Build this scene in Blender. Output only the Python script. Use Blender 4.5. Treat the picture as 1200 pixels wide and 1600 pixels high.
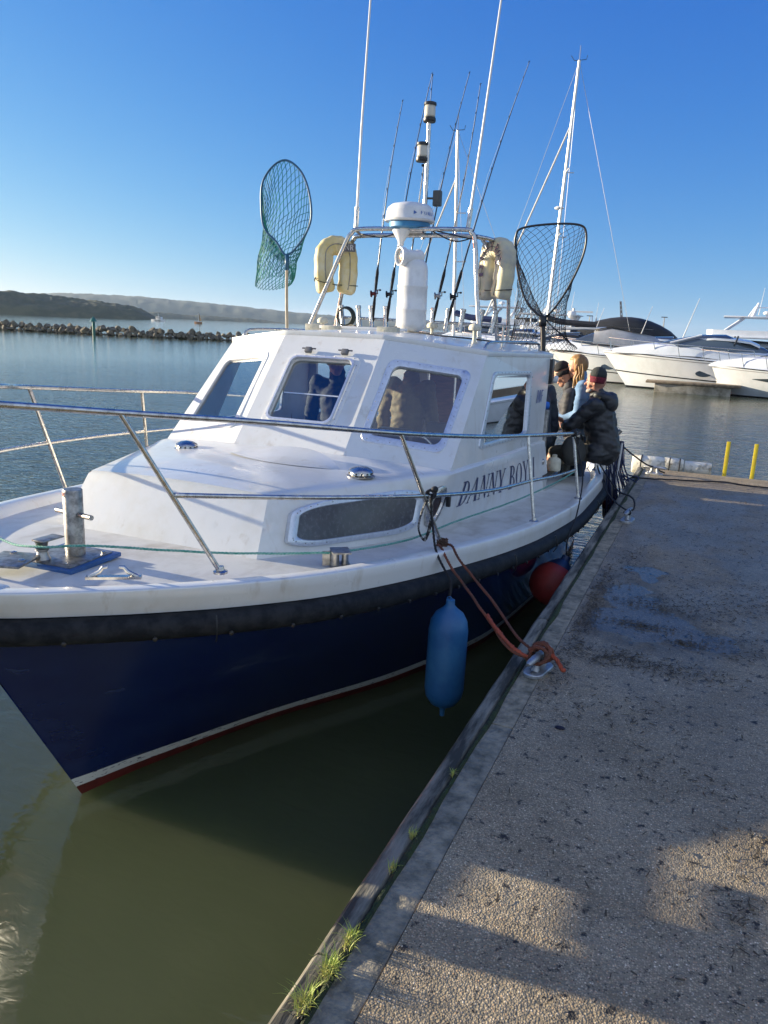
import bpy, bmesh, math, random
from mathutils import Vector, Matrix, noise
random.seed(7)
R = math.radians
for o in list(bpy.data.objects): bpy.data.objects.remove(o)
S = bpy.context.scene
COL = S.collection
# ------------------------------------------------------------- camera
YAW, PITCH, ROLL = R(22.66), R(13.57), R(2.46)
cam_d = bpy.data.cameras.new('camera'); cam = bpy.data.objects.new('camera', cam_d); COL.objects.link(cam)
fw = Vector((-math.sin(YAW)*math.cos(PITCH), math.cos(YAW)*math.cos(PITCH), -math.sin(PITCH)))
r0 = Vector((math.cos(YAW), math.sin(YAW), 0)); u0 = r0.cross(fw)
rr = r0*math.cos(ROLL)+u0*math.sin(ROLL); uu = -r0*math.sin(ROLL)+u0*math.cos(ROLL)
M3 = Matrix((rr, uu, -fw)).transposed()
cam.matrix_world = Matrix.Translation((0, 0, 1.6)) @ M3.to_4x4()
cam_d.sensor_fit = 'VERTICAL'; cam_d.sensor_height = 36; cam_d.lens = 27
cam_d.clip_start = .05; cam_d.clip_end = 20000
S.camera = cam
S.render.resolution_x, S.render.resolution_y = 768, 1024
# ------------------------------------------------------------- light
SUN_EL = R(9.8); SUN_DIR = Vector((-math.cos(SUN_EL)*math.cos(R(5)), -math.cos(SUN_EL)*math.sin(R(5)), math.sin(SUN_EL)))
EXPO = 1.3; SKYFIT = ((1.50,1.88,0),(.88,1.22,0),(.90,.49,0)); KD = .15*2**EXPO
w = bpy.data.worlds.new('World'); S.world = w; w.use_nodes = True
nt = w.node_tree; nt.nodes.clear()
sky = nt.nodes.new('ShaderNodeTexSky'); sky.sky_type = 'NISHITA'; sky.sun_disc = False
sky.sun_elevation = SUN_EL; sky.sun_rotation = math.atan2(SUN_DIR.x, SUN_DIR.y)
sky.air_density = 1.0; sky.dust_density = .35; sky.ozone_density = 3.0; sky.altitude = 0
bg = nt.nodes.new('ShaderNodeBackground'); bg.inputs[1].default_value = .15
wo = nt.nodes.new('ShaderNodeOutputWorld')
def wn(t, **k):
    x = nt.nodes.new(t)
    for a, b in k.items(): setattr(x, a, b)
    return x
tcw = wn('ShaderNodeTexCoord'); sxw = wn('ShaderNodeSeparateXYZ'); nt.links.new(tcw.outputs['Generated'], sxw.inputs[0])
mz = wn('ShaderNodeMath', operation='MULTIPLY_ADD'); mz.inputs[1].default_value = .95; mz.inputs[2].default_value = .07; nt.links.new(sxw.outputs[2], mz.inputs[0])
cxw = wn('ShaderNodeCombineXYZ'); nt.links.new(sxw.outputs[0], cxw.inputs[0]); nt.links.new(sxw.outputs[1], cxw.inputs[1]); nt.links.new(mz.outputs[0], cxw.inputs[2])
nrw = wn('ShaderNodeVectorMath', operation='NORMALIZE'); nt.links.new(cxw.outputs[0], nrw.inputs[0]); nt.links.new(nrw.outputs[0], sky.inputs[0])
scw = wn('ShaderNodeSeparateColor'); ccw = wn('ShaderNodeCombineColor'); nt.links.new(sky.outputs[0], scw.inputs[0])
for ch, (k_, g_, f_) in enumerate(SKYFIT):
    a_ = wn('ShaderNodeMath', operation='MULTIPLY'); a_.inputs[1].default_value = .2196; nt.links.new(scw.outputs[ch], a_.inputs[0])
    p_ = wn('ShaderNodeMath', operation='POWER'); p_.inputs[1].default_value = g_; nt.links.new(a_.outputs[0], p_.inputs[0])
    q_ = wn('ShaderNodeMath', operation='MULTIPLY'); q_.operation = 'MULTIPLY_ADD'; q_.inputs[1].default_value = k_/KD; q_.inputs[2].default_value = f_/KD; nt.links.new(p_.outputs[0], q_.inputs[0]); nt.links.new(q_.outputs[0], ccw.inputs[ch])
# pale mottled fill added to the unseen sky behind the camera, brightens shaded sides
dfill = wn('ShaderNodeVectorMath', operation='DOT_PRODUCT'); dfill.inputs[1].default_value = Vector((.66,-.70,.18)).normalized(); nt.links.new(tcw.outputs['Generated'], dfill.inputs[0])
mfill = wn('ShaderNodeMapRange', interpolation_type='SMOOTHSTEP'); mfill.inputs[1].default_value = .0; mfill.inputs[2].default_value = .70; nt.links.new(dfill.outputs['Value'], mfill.inputs[0])
nfill = wn('ShaderNodeTexNoise'); nfill.inputs['Scale'].default_value = 2.2; nfill.inputs['Detail'].default_value = 6; nt.links.new(tcw.outputs['Generated'], nfill.inputs[0])
rfill = wn('ShaderNodeMapRange'); rfill.inputs[1].default_value = .3; rfill.inputs[2].default_value = .6; rfill.inputs[3].default_value = .55; nt.links.new(nfill.outputs[0], rfill.inputs[0])
ffill = wn('ShaderNodeMath', operation='MULTIPLY'); nt.links.new(mfill.outputs[0], ffill.inputs[0]); nt.links.new(rfill.outputs[0], ffill.inputs[1])
xfill = wn('ShaderNodeMix', data_type='RGBA'); nt.links.new(ffill.outputs[0], xfill.inputs[0]); nt.links.new(ccw.outputs[0], xfill.inputs[6]); xfill.inputs[7].default_value = (.65/KD, .79/KD, 1.02/KD, 1)
nt.links.new(xfill.outputs[2], bg.inputs[0]); nt.links.new(bg.outputs[0], wo.inputs[0])
sd = bpy.data.lights.new('sun', 'SUN'); sd.energy = 5.0; sd.angle = R(.53); sd.color = (1, .89, .66)
sun = bpy.data.objects.new('sun', sd); COL.objects.link(sun)
sun.rotation_euler = SUN_DIR.to_track_quat('Z', 'Y').to_euler()
S.view_settings.view_transform = 'Standard'; S.view_settings.look = 'None'
S.view_settings.exposure = EXPO; S.view_settings.gamma = 1
S.render.engine = 'CYCLES'
# ------------------------------------------------------------- materials
MATS = {}
def mat(name, col, rough=.5, metal=0, spec=.5, coat=0, var=0, vs=8, col2=None, bump=0, bs=40, stretch=(1,1,1), rvar=0, detail=5, lo=.4, hi=.62, streak=None):
    if name in MATS: return MATS[name]
    m = bpy.data.materials.new(name); m.use_nodes = True; MATS[name] = m
    n = m.node_tree.nodes; l = m.node_tree.links; b = n['Principled BSDF']
    b.inputs['Base Color'].default_value = (*col, 1); b.inputs['Roughness'].default_value = rough
    b.inputs['Metallic'].default_value = metal; b.inputs['Specular IOR Level'].default_value = spec
    b.inputs['Coat Weight'].default_value = coat; b.inputs['Coat Roughness'].default_value = .08
    tc = n.new('ShaderNodeTexCoord'); mp = n.new('ShaderNodeMapping'); l.new(tc.outputs['Object'], mp.inputs[0]); mp.inputs['Scale'].default_value = stretch
    if var or col2:
        t = n.new('ShaderNodeTexNoise'); t.inputs['Scale'].default_value = vs; t.inputs['Detail'].default_value = detail; t.inputs['Roughness'].default_value = .65
        l.new(mp.outputs[0], t.inputs[0])
        cr = n.new('ShaderNodeValToRGB'); cr.color_ramp.elements[0].position = lo; cr.color_ramp.elements[1].position = hi
        c2 = col2 or tuple(c*(1-var) for c in col)
        cr.color_ramp.elements[0].color = (*col, 1); cr.color_ramp.elements[1].color = (*c2, 1)
        l.new(t.outputs[0], cr.inputs[0]); l.new(cr.outputs[0], b.inputs['Base Color'])
        if rvar:
            mr = n.new('ShaderNodeMapRange'); mr.inputs[3].default_value = rough; mr.inputs[4].default_value = rough+rvar
            l.new(t.outputs[0], mr.inputs[0]); l.new(mr.outputs[0], b.inputs['Roughness'])
    if streak:      # (colour, strength, mapping scale, lo, hi): run-down grime or scuffs
        sc_, sf_, ss_, sl_, sh_ = streak
        src = b.inputs['Base Color'].links[0].from_socket if b.inputs['Base Color'].links else None
        m2_ = n.new('ShaderNodeMapping'); m2_.inputs['Scale'].default_value = ss_; l.new(tc.outputs['Object'], m2_.inputs[0])
        ts = n.new('ShaderNodeTexNoise'); ts.inputs['Scale'].default_value = 1; ts.inputs['Detail'].default_value = 7; ts.inputs['Roughness'].default_value = .62; l.new(m2_.outputs[0], ts.inputs[0])
        rs = n.new('ShaderNodeMapRange'); rs.inputs[1].default_value = sl_; rs.inputs[2].default_value = sh_; rs.inputs[4].default_value = sf_; l.new(ts.outputs[0], rs.inputs[0])
        xs = n.new('ShaderNodeMix'); xs.data_type = 'RGBA'; l.new(rs.outputs[0], xs.inputs[0]); xs.inputs[6].default_value = (*col, 1); xs.inputs[7].default_value = (*sc_, 1)
        if src: l.new(src, xs.inputs[6])
        l.new(xs.outputs[2], b.inputs['Base Color'])
    if bump:
        t2 = n.new('ShaderNodeTexNoise'); t2.inputs['Scale'].default_value = bs; t2.inputs['Detail'].default_value = 6
        l.new(mp.outputs[0], t2.inputs[0]); bp = n.new('ShaderNodeBump'); bp.inputs['Strength'].default_value = 1; bp.inputs['Distance'].default_value = bump
        l.new(t2.outputs[0], bp.inputs['Height']); l.new(bp.outputs[0], b.inputs['Normal'])
    return m
white = mat('gelcoat_white', (.665,.67,.655), .22, coat=.3, col2=(.57,.55,.49), vs=3.2, lo=.48, hi=.80, bump=.0012, bs=9, rvar=.15, streak=((.36,.29,.19), .45, (9,9,2.2), .60, .74))
deckm = mat('deck_white', (.62,.61,.57), .5, col2=(.44,.42,.36), vs=5, lo=.45, hi=.8, bump=.0006, bs=160, streak=((.30,.25,.18), .5, (4,1.5,4), .55, .72))
navy = mat('navy_gelcoat', (.0025,.008,.075), .12, coat=.5, col2=(.006,.017,.095), vs=2.5, bump=.0015, bs=3.5, rvar=.12, stretch=(1,1,2.5), streak=((.07,.10,.17), .55, (2.2,2.2,7), .60, .76))
rubber = mat('black_rubber', (.007,.009,.013), .6, spec=.2, col2=(.022,.024,.028), vs=14, rvar=.2, bump=.001, bs=60)
stripe = mat('boot_white', (.62,.68,.68), .4, col2=(.03,.05,.12), vs=16, lo=.60, hi=.63, stretch=(1,1,5), detail=3)
redm = mat('antifoul_red', (.13,.018,.016), .6, var=.5, vs=9)
steel = mat('stainless', (.62,.60,.57), .16, metal=1, var=.35, vs=30, rvar=.2)
steel_d = mat('dull_steel', (.42,.41,.39), .35, metal=1, var=.5, vs=22, rvar=.2)
alu = mat('window_alloy', (.66,.70,.76), .32, metal=.55, var=.15, vs=40)
black = mat('black_plastic', (.012,.012,.014), .35)
cream = mat('cream_plastic', (.62,.58,.45), .45, var=.25, vs=20)
plastic_w = mat('white_plastic', (.72,.72,.71), .3, var=.12, vs=12)
wood = mat('varnished_wood', (.24,.075,.028), .3, coat=.3, col2=(.11,.03,.012), vs=7, stretch=(1,1,6), lo=.35, hi=.65)
cab_cream = mat('cabin_lining', (.60,.57,.50), .6, var=.12)
blue_board = mat('blue_board', (.035,.12,.32), .5, var=.3)
def glass(name, tint=(.9,.95,.95), refl=.04, ior=1.5, dusty=0):
    m = bpy.data.materials.new(name); m.use_nodes = True; n = m.node_tree.nodes; l = m.node_tree.links; n.clear()
    o = n.new('ShaderNodeOutputMaterial'); tr = n.new('ShaderNodeBsdfTransparent'); tr.inputs[0].default_value = (*tint, 1)
    g = n.new('ShaderNodeBsdfGlossy'); g.inputs['Roughness'].default_value = .02
    f = n.new('ShaderNodeFresnel'); f.inputs[0].default_value = ior
    a = n.new('ShaderNodeMath'); a.operation = 'ADD'; a.inputs[1].default_value = refl; l.new(f.outputs[0], a.inputs[0])
    mx = n.new('ShaderNodeMixShader'); l.new(a.outputs[0], mx.inputs[0]); l.new(tr.outputs[0], mx.inputs[1]); l.new(g.outputs[0], mx.inputs[2])
    last = mx
    if dusty:
        d = n.new('ShaderNodeBsdfDiffuse'); d.inputs[0].default_value = (.5,.5,.5,1)
        t = n.new('ShaderNodeTexNoise'); t.inputs['Scale'].default_value = 25; t.inputs['Detail'].default_value = 8
        tc = n.new('ShaderNodeTexCoord'); l.new(tc.outputs['Object'], t.inputs[0])
        mm = n.new('ShaderNodeMath'); mm.operation = 'MULTIPLY'; mm.inputs[1].default_value = dusty; l.new(t.outputs[0], mm.inputs[0])
        m2 = n.new('ShaderNodeMixShader'); l.new(mm.outputs[0], m2.inputs[0]); l.new(mx.outputs[0], m2.inputs[1]); l.new(d.outputs[0], m2.inputs[2]); last = m2
    l.new(last.outputs[0], o.inputs[0]); MATS[name] = m; return m
cabin_glass = glass('cabin_glass', (.90,.94,.94), .14)
dark_glass = mat('dark_glass', (.012,.016,.02), .06, spec=.8)
lamp_glass = mat('lamp_glass', (.55,.52,.44), .15, spec=.6)

# ------------------------------------------------------------- mesh helpers
class MB:
    def __init__(s): s.bm = bmesh.new()
    def face(s, pts):
        vs = [s.bm.verts.new(p) for p in pts]
        try: return s.bm.faces.new(vs)
        except ValueError: return None
    def grid(s, rows, closed=False, cap=False):
        V = [[s.bm.verts.new(p) for p in r] for r in rows]
        for a, b in zip(V, V[1:]):
            n = len(a)
            for i in range(n if closed else n-1):
                j = (i+1) % n
                try: s.bm.faces.new((a[i], a[j], b[j], b[i]))
                except ValueError: pass
        if cap:
            for r in (V[0], V[-1]):
                try: s.bm.faces.new(r)
                except ValueError: pass
        return V
    def box(s, c, d, rot=None, bev=0):
        b = bmesh.new(); bmesh.ops.create_cube(b, size=1)
        bmesh.ops.scale(b, vec=d, verts=b.verts)
        if bev: bmesh.ops.bevel(b, geom=b.edges[:], offset=bev, segments=2, affect='EDGES', profile=.6)
        if rot is not None: bmesh.ops.transform(b, matrix=(rot if isinstance(rot, Matrix) else Matrix.Rotation(rot, 4, 'Z')).to_4x4(), verts=b.verts)
        bmesh.ops.translate(b, vec=c, verts=b.verts); s.merge(b); return s
    def merge(s, b):
        me = bpy.data.meshes.new('tmp'); b.to_mesh(me); b.free(); s.bm.from_mesh(me); bpy.data.meshes.remove(me)
    def tube(s, pts, r, seg=8, closed=False, flat=None, up=None, twist=0):
        pts = [Vector(p) for p in pts]; n = len(pts)
        rs = r if isinstance(r, (list, tuple)) else [r]*n
        rows = []; nrm = None
        for i, p in enumerate(pts):
            if closed: t = pts[(i+1) % n]-pts[i-1]
            else: t = pts[min(i+1, n-1)]-pts[max(i-1, 0)]
            if t.length < 1e-9: t = Vector((0,0,1))
            t.normalize()
            if up is not None: nrm = Vector(up)-t*t.dot(Vector(up))
            elif nrm is None:
                a = Vector((0,0,1)) if abs(t.z) < .9 else Vector((1,0,0)); nrm = a-t*t.dot(a)
            else: nrm = nrm-t*t.dot(nrm)
            if nrm.length < 1e-6: nrm = t.orthogonal()
            nrm.normalize(); b = t.cross(nrm)
            fx, fy = flat if flat else (1, 1)
            rows.append([p+(nrm*math.cos(2*math.pi*k/seg+twist)*fx+b*math.sin(2*math.pi*k/seg+twist)*fy)*rs[i] for k in range(seg)])
        if closed: rows.append(rows[0]); s.grid(rows, closed=True)
        else: s.grid(rows, closed=True, cap=True)
        return s
    def sweep(s, pts, prof, up, closed=False):
        # prof: list of (a,b) in (side, up) frame
        pts = [Vector(p) for p in pts]; n = len(pts); rows = []
        for i, p in enumerate(pts):
            t = (pts[(i+1) % n]-pts[i-1]) if closed else (pts[min(i+1, n-1)]-pts[max(i-1, 0)])
            t.normalize(); U = Vector(up); U = (U-t*t.dot(U)).normalized(); B = t.cross(U)
            rows.append([p+B*a+U*b for a, b in prof])
        if closed: rows.append(rows[0])
        s.grid(rows, closed=True, cap=not closed); return s
    def lathe(s, prof, o, axis=(0,0,1), seg=20, sc=(1,1)):
        ax = Vector(axis).normalized(); q = ax.to_track_quat('Z', 'Y').to_matrix(); o = Vector(o)
        rows = [[o+q@Vector((r*math.cos(2*math.pi*k/seg)*sc[0], r*math.sin(2*math.pi*k/seg)*sc[1], z)) for k in range(seg)] for r, z in prof]
        s.grid(rows, closed=True, cap=True); return s
    def ball(s, c, r, sub=2):
        b = bmesh.new(); bmesh.ops.create_icosphere(b, subdivisions=sub, radius=1)
        d = r if isinstance(r, (list, tuple)) else (r, r, r)
        bmesh.ops.scale(b, vec=d, verts=b.verts); bmesh.ops.translate(b, vec=c, verts=b.verts); s.merge(b); return s
    def cap(s, a, b, ra, rb, seg=12):
        a = Vector(a); b = Vector(b); d = b-a; L = d.length; prof = []
        for k in range(0, 6): t = math.pi/2*(1-k/5); prof.append((max(ra*math.cos(t), .0005), -ra*math.sin(t)))
        for k in range(0, 6): t = math.pi/2*(k/5); prof.append((max(rb*math.cos(t), .0005), L+rb*math.sin(t)))
        s.lathe(prof, a, d if L > 1e-6 else (0,0,1), seg); return s
    def prism(s, poly, o, ex, ey, depth):
        o = Vector(o); ex = Vector(ex); ey = Vector(ey); nz = ex.cross(ey).normalized()*depth
        a = [o+ex*x+ey*y for x, y in poly]; s.face([p-nz/2 for p in a][::-1]); s.face([p+nz/2 for p in a])
        n = len(a)
        for i in range(n): j = (i+1) % n; s.face([a[i]-nz/2, a[j]-nz/2, a[j]+nz/2, a[i]+nz/2])
        return s
    def build(s, name, m, parent=None, smooth=35, local=False, bevel=0, weld=True):
        bm = s.bm
        if weld: bmesh.ops.remove_doubles(bm, verts=bm.verts, dist=1e-5)
        bmesh.ops.recalc_face_normals(bm, faces=bm.faces)
        if bevel: 
            es = [e for e in bm.edges if len(e.link_faces) == 2 and e.calc_face_angle(0) > R(30)]
            bmesh.ops.bevel(bm, geom=es, offset=bevel, segments=2, affect='EDGES', profile=.6)
        if not bm.verts: return None
        xs = [v.co for v in bm.verts]
        c = Vector([(min(v[i] for v in xs)+max(v[i] for v in xs))/2 for i in range(3)])
        if not parent: c.z = min(v[2] for v in xs)
        bmesh.ops.translate(bm, vec=-c, verts=bm.verts)
        me = bpy.data.meshes.new(name); bm.to_mesh(me); bm.free()
        if m:
            for x in (m if isinstance(m, (list, tuple)) else [m]): me.materials.append(x)
        o = bpy.data.objects.new(name, me); COL.objects.link(o)
        o['wl'] = tuple(c)
        if parent:
            o.parent = parent
            pw = Vector(parent['wl']) if not local else Vector(parent['ll']) if 'll' in parent else Vector((0,0,0))
            o.location = c-pw; o['ll'] = tuple(c)
        else: o.location = c
        if smooth:
            for p in me.polygons: p.use_smooth = True
            if smooth < 180:
                try: me.set_sharp_from_angle(angle=R(smooth))
                except Exception: pass
        return o
def tag(o, label=None, cat=None, group=None, kind=None):
    if label: o['label'] = label
    if cat: o['category'] = cat
    if group: o['group'] = group
    if kind: o['kind'] = kind
    return o
def empty(name, loc, label=None, cat=None, group=None, rz=0):
    o = bpy.data.objects.new(name, None); COL.objects.link(o); o.location = loc; o.rotation_euler = (0,0,rz); o['wl'] = tuple(loc)
    o.empty_display_size = .1
    return tag(o, label, cat, group)
def copy_tree(o, parent=None):
    c = o.copy(); COL.objects.link(c); c.parent = parent
    for ch in o.children: copy_tree(ch, c)
    return c
def lerp(a, b, t): return a+(b-a)*t
def tab(T, x):
    if x <= T[0][0]: return T[0][1]
    for (x0, y0), (x1, y1) in zip(T, T[1:]):
        if x <= x1:
            t = (x-x0)/(x1-x0); return y0+(y1-y0)*t
    return T[-1][1]
def crv(T, x):     # smooth monotone interpolation (Catmull-Rom style)
    if x <= T[0][0]: return T[0][1]
    if x >= T[-1][0]: return T[-1][1]
    n = len(T)
    for i in range(n-1):
        if x <= T[i+1][0]:
            h = T[i+1][0]-T[i][0]; t = (x-T[i][0])/h
            def sl(k):
                if k == 0: return (T[1][1]-T[0][1])/(T[1][0]-T[0][0])
                if k == n-1: return (T[-1][1]-T[-2][1])/(T[-1][0]-T[-2][0])
                a = (T[k][1]-T[k-1][1])/(T[k][0]-T[k-1][0]); b = (T[k+1][1]-T[k][1])/(T[k+1][0]-T[k][0])
                return 0 if a*b <= 0 else 2*a*b/(a+b)
            m0 = sl(i)*h; m1 = sl(i+1)*h; t2 = t*t; t3 = t2*t
            return (2*t3-3*t2+1)*T[i][1]+(t3-2*t2+t)*m0+(-2*t3+3*t2)*T[i+1][1]+(t3-t2)*m1
def spline(P, n=8, closed=False):
    P = [Vector(p) for p in P]; out = []; N = len(P)
    for i in range(N if closed else N-1):
        g = (lambda k: P[k % N]) if closed else (lambda k: P[max(0, min(N-1, k))])
        a, b, c, d = g(i-1), g(i), g(i+1), g(i+2)
        for k in range(n):
            t = k/n; out.append(.5*((2*b)+(c-a)*t+(2*a-5*b+4*c-d)*t*t+(-a+3*b-3*c+d)*t**3))
    if not closed: out.append(P[-1])
    return out
def resample(P, step):
    P = [Vector(p) for p in P]; out = [P[0]]; acc = 0
    for a, b in zip(P, P[1:]):
        L = (b-a).length; d = step-acc
        while d <= L: out.append(a+(b-a)*(d/L)); d += step
        acc = (acc+L) % step if L else acc
    out.append(P[-1]); return out
def rope_mb(mb, pts, r, pitch=None, strands=3):
    pts = resample(pts, r*1.5); pitch = pitch or r*9
    nrm = Vector((.3,.2,1)).normalized(); fr = []
    for i, p in enumerate(pts):
        t = (pts[min(i+1, len(pts)-1)]-pts[max(i-1, 0)]); t = t.normalized() if t.length > 1e-9 else Vector((1,0,0))
        nrm = nrm-t*t.dot(nrm); nrm = nrm.normalized() if nrm.length > 1e-4 else t.orthogonal().normalized()
        fr.append((p, nrm.copy(), t.cross(nrm)))
    for k in range(strands):
        q = []
        for i, (p, n_, b_) in enumerate(fr):
            a = 2*math.pi*(i*r*1.5/pitch+k/strands); q.append(p+(n_*math.cos(a)+b_*math.sin(a))*r*.5)
        mb.tube(q, r*.58, 5)
    return mb
def wobble(pts, amp, sc=9, seed=0):
    return [Vector(p)+Vector(noise.noise_vector(Vector(p)*sc+Vector((seed,0,0))))*amp for p in pts]
def blob(name, prims, vox, m, parent=None, disp=0, ds=6, smooth_it=2, local=False):
    # one continuous surface grown from overlapping volumes
    o = prims.build('tmp_blob', m, None, smooth=0, weld=False)
    md = o.modifiers.new('r', 'REMESH'); md.mode = 'VOXEL'; md.voxel_size = vox
    sm = o.modifiers.new('s', 'SMOOTH'); sm.iterations = smooth_it; sm.factor = .5
    dg = bpy.context.evaluated_depsgraph_get(); dg.update(); ev = o.evaluated_get(dg)
    b = bmesh.new(); b.from_mesh(ev.to_mesh()); ev.to_mesh_clear()
    bmesh.ops.translate(b, vec=o.location, verts=b.verts); bpy.data.objects.remove(o)
    b.normal_update()
    if disp:
        for v in b.verts:
            q = Vector((v.co.x*ds, v.co.y*ds, v.co.z*ds*2.2)); k = noise.noise(q)+.5*noise.noise(q*2.3)
            v.co += v.normal*disp*k
    nb = MB(); nb.bm.free(); nb.bm = b
    return nb.build(name, m, parent, smooth=180, local=local, weld=False)
# ------------------------------------------------------------- water, land
WZ = -.9
def water_mat():
    m = bpy.data.materials.new('harbour_water'); m.use_nodes = True; n = m.node_tree.nodes; l = m.node_tree.links; b = n['Principled BSDF']
    b.inputs['Roughness'].default_value = .05; b.inputs['IOR'].default_value = 1.333; b.inputs['Specular IOR Level'].default_value = .85; b.subsurface_method = 'BURLEY'; b.inputs['Subsurface Weight'].default_value = 1; b.inputs['Subsurface Radius'].default_value = (.8,1,.6); b.inputs['Subsurface Scale'].default_value = .45
    tc = n.new('ShaderNodeNewGeometry')
    def nz(scale, st, det, dist=0):
        mp = n.new('ShaderNodeMapping'); mp.inputs['Scale'].default_value = st; mp.inputs['Rotation'].default_value = (0,0,R(25)); l.new(tc.outputs['Position'], mp.inputs[0])
        t = n.new('ShaderNodeTexNoise'); t.inputs['Scale'].default_value = scale; t.inputs['Detail'].default_value = det; t.inputs['Distortion'].default_value = dist
        l.new(mp.outputs[0], t.inputs[0]); return t
    col = nz(.5, (1,1,1), 3); cr = n.new('ShaderNodeValToRGB')
    cr.color_ramp.elements[0].position = .3; cr.color_ramp.elements[0].color = (.054,.066,.033,1)
    cr.color_ramp.elements[1].position = .7; cr.color_ramp.elements[1].color = (.072,.084,.044,1)
    l.new(col.outputs[0], cr.inputs[0]); l.new(cr.outputs[0], b.inputs['Base Color'])
    # ripples: calm in the lee of the quay, rougher out in the harbour
    a = nz(1.3, (1,2.4,1), 3, .4); c = nz(5.5, (1,2.0,1), 3, .6); d = nz(.35, (1,1.7,1), 2)
    sx = n.new('ShaderNodeSeparateXYZ'); l.new(tc.outputs['Position'], sx.inputs[0])
    # distance from the quay corner
    v = n.new('ShaderNodeVectorMath'); v.operation = 'DISTANCE'; v.inputs[1].default_value = (-1.5, 3.0, -.9); l.new(tc.outputs['Position'], v.inputs[0])
    mr = n.new('ShaderNodeMapRange'); mr.inputs[1].default_value = 1.5; mr.inputs[2].default_value = 9; mr.inputs[3].default_value = .13; mr.inputs[4].default_value = 1
    l.new(v.outputs['Value'], mr.inputs[0])
    def mul(x, k):
        q = n.new('ShaderNodeMath'); q.operation = 'MULTIPLY'; l.new(x, q.inputs[0])
        if isinstance(k, float): q.inputs[1].default_value = k
        else: l.new(k, q.inputs[1])
        return q.outputs[0]
    def add(x, y): q = n.new('ShaderNodeMath'); l.new(x, q.inputs[0]); l.new(y, q.inputs[1]); return q.outputs[0]
    h = add(add(mul(a.outputs[0], .050), mul(c.outputs[0], .032)), mul(d.outputs[0], .04))
    h = mul(h, mr.outputs[0])
    m9 = n.new('ShaderNodeMapRange'); m9.inputs[1].default_value = 7; m9.inputs[2].default_value = 45; m9.inputs[3].default_value = 1; m9.inputs[4].default_value = .22; l.new(v.outputs['Value'], m9.inputs[0]); h = mul(h, m9.outputs[0])
    bp = n.new('ShaderNodeBump'); bp.inputs['Strength'].default_value = 1; bp.inputs['Distance'].default_value = 1.0
    l.new(h, bp.inputs['Height']); l.new(bp.outputs[0], b.inputs['Normal'])
    return m
mb = MB()
rad = [0, 3, 8, 20, 60, 200, 600, 2000, 5500]; seg = 48
rows = [[(r*math.cos(2*math.pi*k/seg), 5+r*math.sin(2*math.pi*k/seg), WZ) for k in range(seg)] for r in rad[1:]]
mb.grid(rows, closed=True); mb.face(rows[0])
tag(mb.build('water', water_mat(), smooth=0), kind='structure')
mb = MB(); mb.grid([[(r*math.cos(2*math.pi*k/24), 5+r*math.sin(2*math.pi*k/24), -6) for k in range(24)] for r in (.01, 400)], closed=True)
tag(mb.build('harbour_bed', mat('mud', (.05,.045,.03), .9), smooth=0), kind='structure')

def hill(name, dist, az, prof, depth, m, rough, n=160, rows=14, seed=0):
    # az: list of (angle deg left of +Y, height) ; ridge faces the camera
    mb = MB(); G = []
    a0, a1 = prof[0][0], prof[-1][0]
    for j in range(rows+1):
        v = j/rows; row = []
        for i in range(n+1):
            a = lerp(a0, a1, i/n); h = crv(prof, a)
            d = dist+depth*v; x = -math.sin(R(a))*d; y = math.cos(R(a))*d
            zz = h*math.sin(min(1, v*1.25)*math.pi/2)**.7
            k = rough*min(1, h/8)*(noise.noise(Vector((x*.03+seed, y*.03, v*3)))+.6*noise.noise(Vector((x*.11, y*.11+seed, v*9)))+.35*noise.noise(Vector((x*.3, y*.3+seed, v*20))))
            row.append((x, y, WZ-.3+zz+(k if v > .05 else 0)*min(1, v*4)))
        G.append(row)
    mb.grid(G); return tag(mb.build(name, m, smooth=180), kind='structure')
wm = mat('woodland', (.030,.040,.020), .95, col2=(.075,.075,.035), vs=.06, lo=.42, hi=.6, detail=9, stretch=(1,1,1.5))
hm = mat('far_heath', (.085,.092,.062), .95, col2=(.05,.062,.045), vs=.006, lo=.4, hi=.6, detail=8)
hill('wooded_headland', 640, None, [(39.0,0),(39.3,2.2),(40,6.5),(41.5,10.5),(43,12),(45,13.5),(47,15),(49,16),(52,17),(56,18),(60,16)], 60, wm, 2.6, n=420, rows=18)
hill('distant_hills', 2400, None, [(8,12),(14,17),(18,24),(22,28),(26,30),(29,36),(32,44),(35,53),(38,60),(41,66),(44,66),(48,56),(54,50),(62,40)], 500, hm, 3.5, n=300, rows=12, seed=4)
hill('wooded_shore', 1500, None, [(30,0),(31,3),(33,6.5),(35,7.5),(37,9),(39,11),(41,10),(44,8)], 60, wm, 2.0, n=200, rows=8, seed=9)
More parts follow.
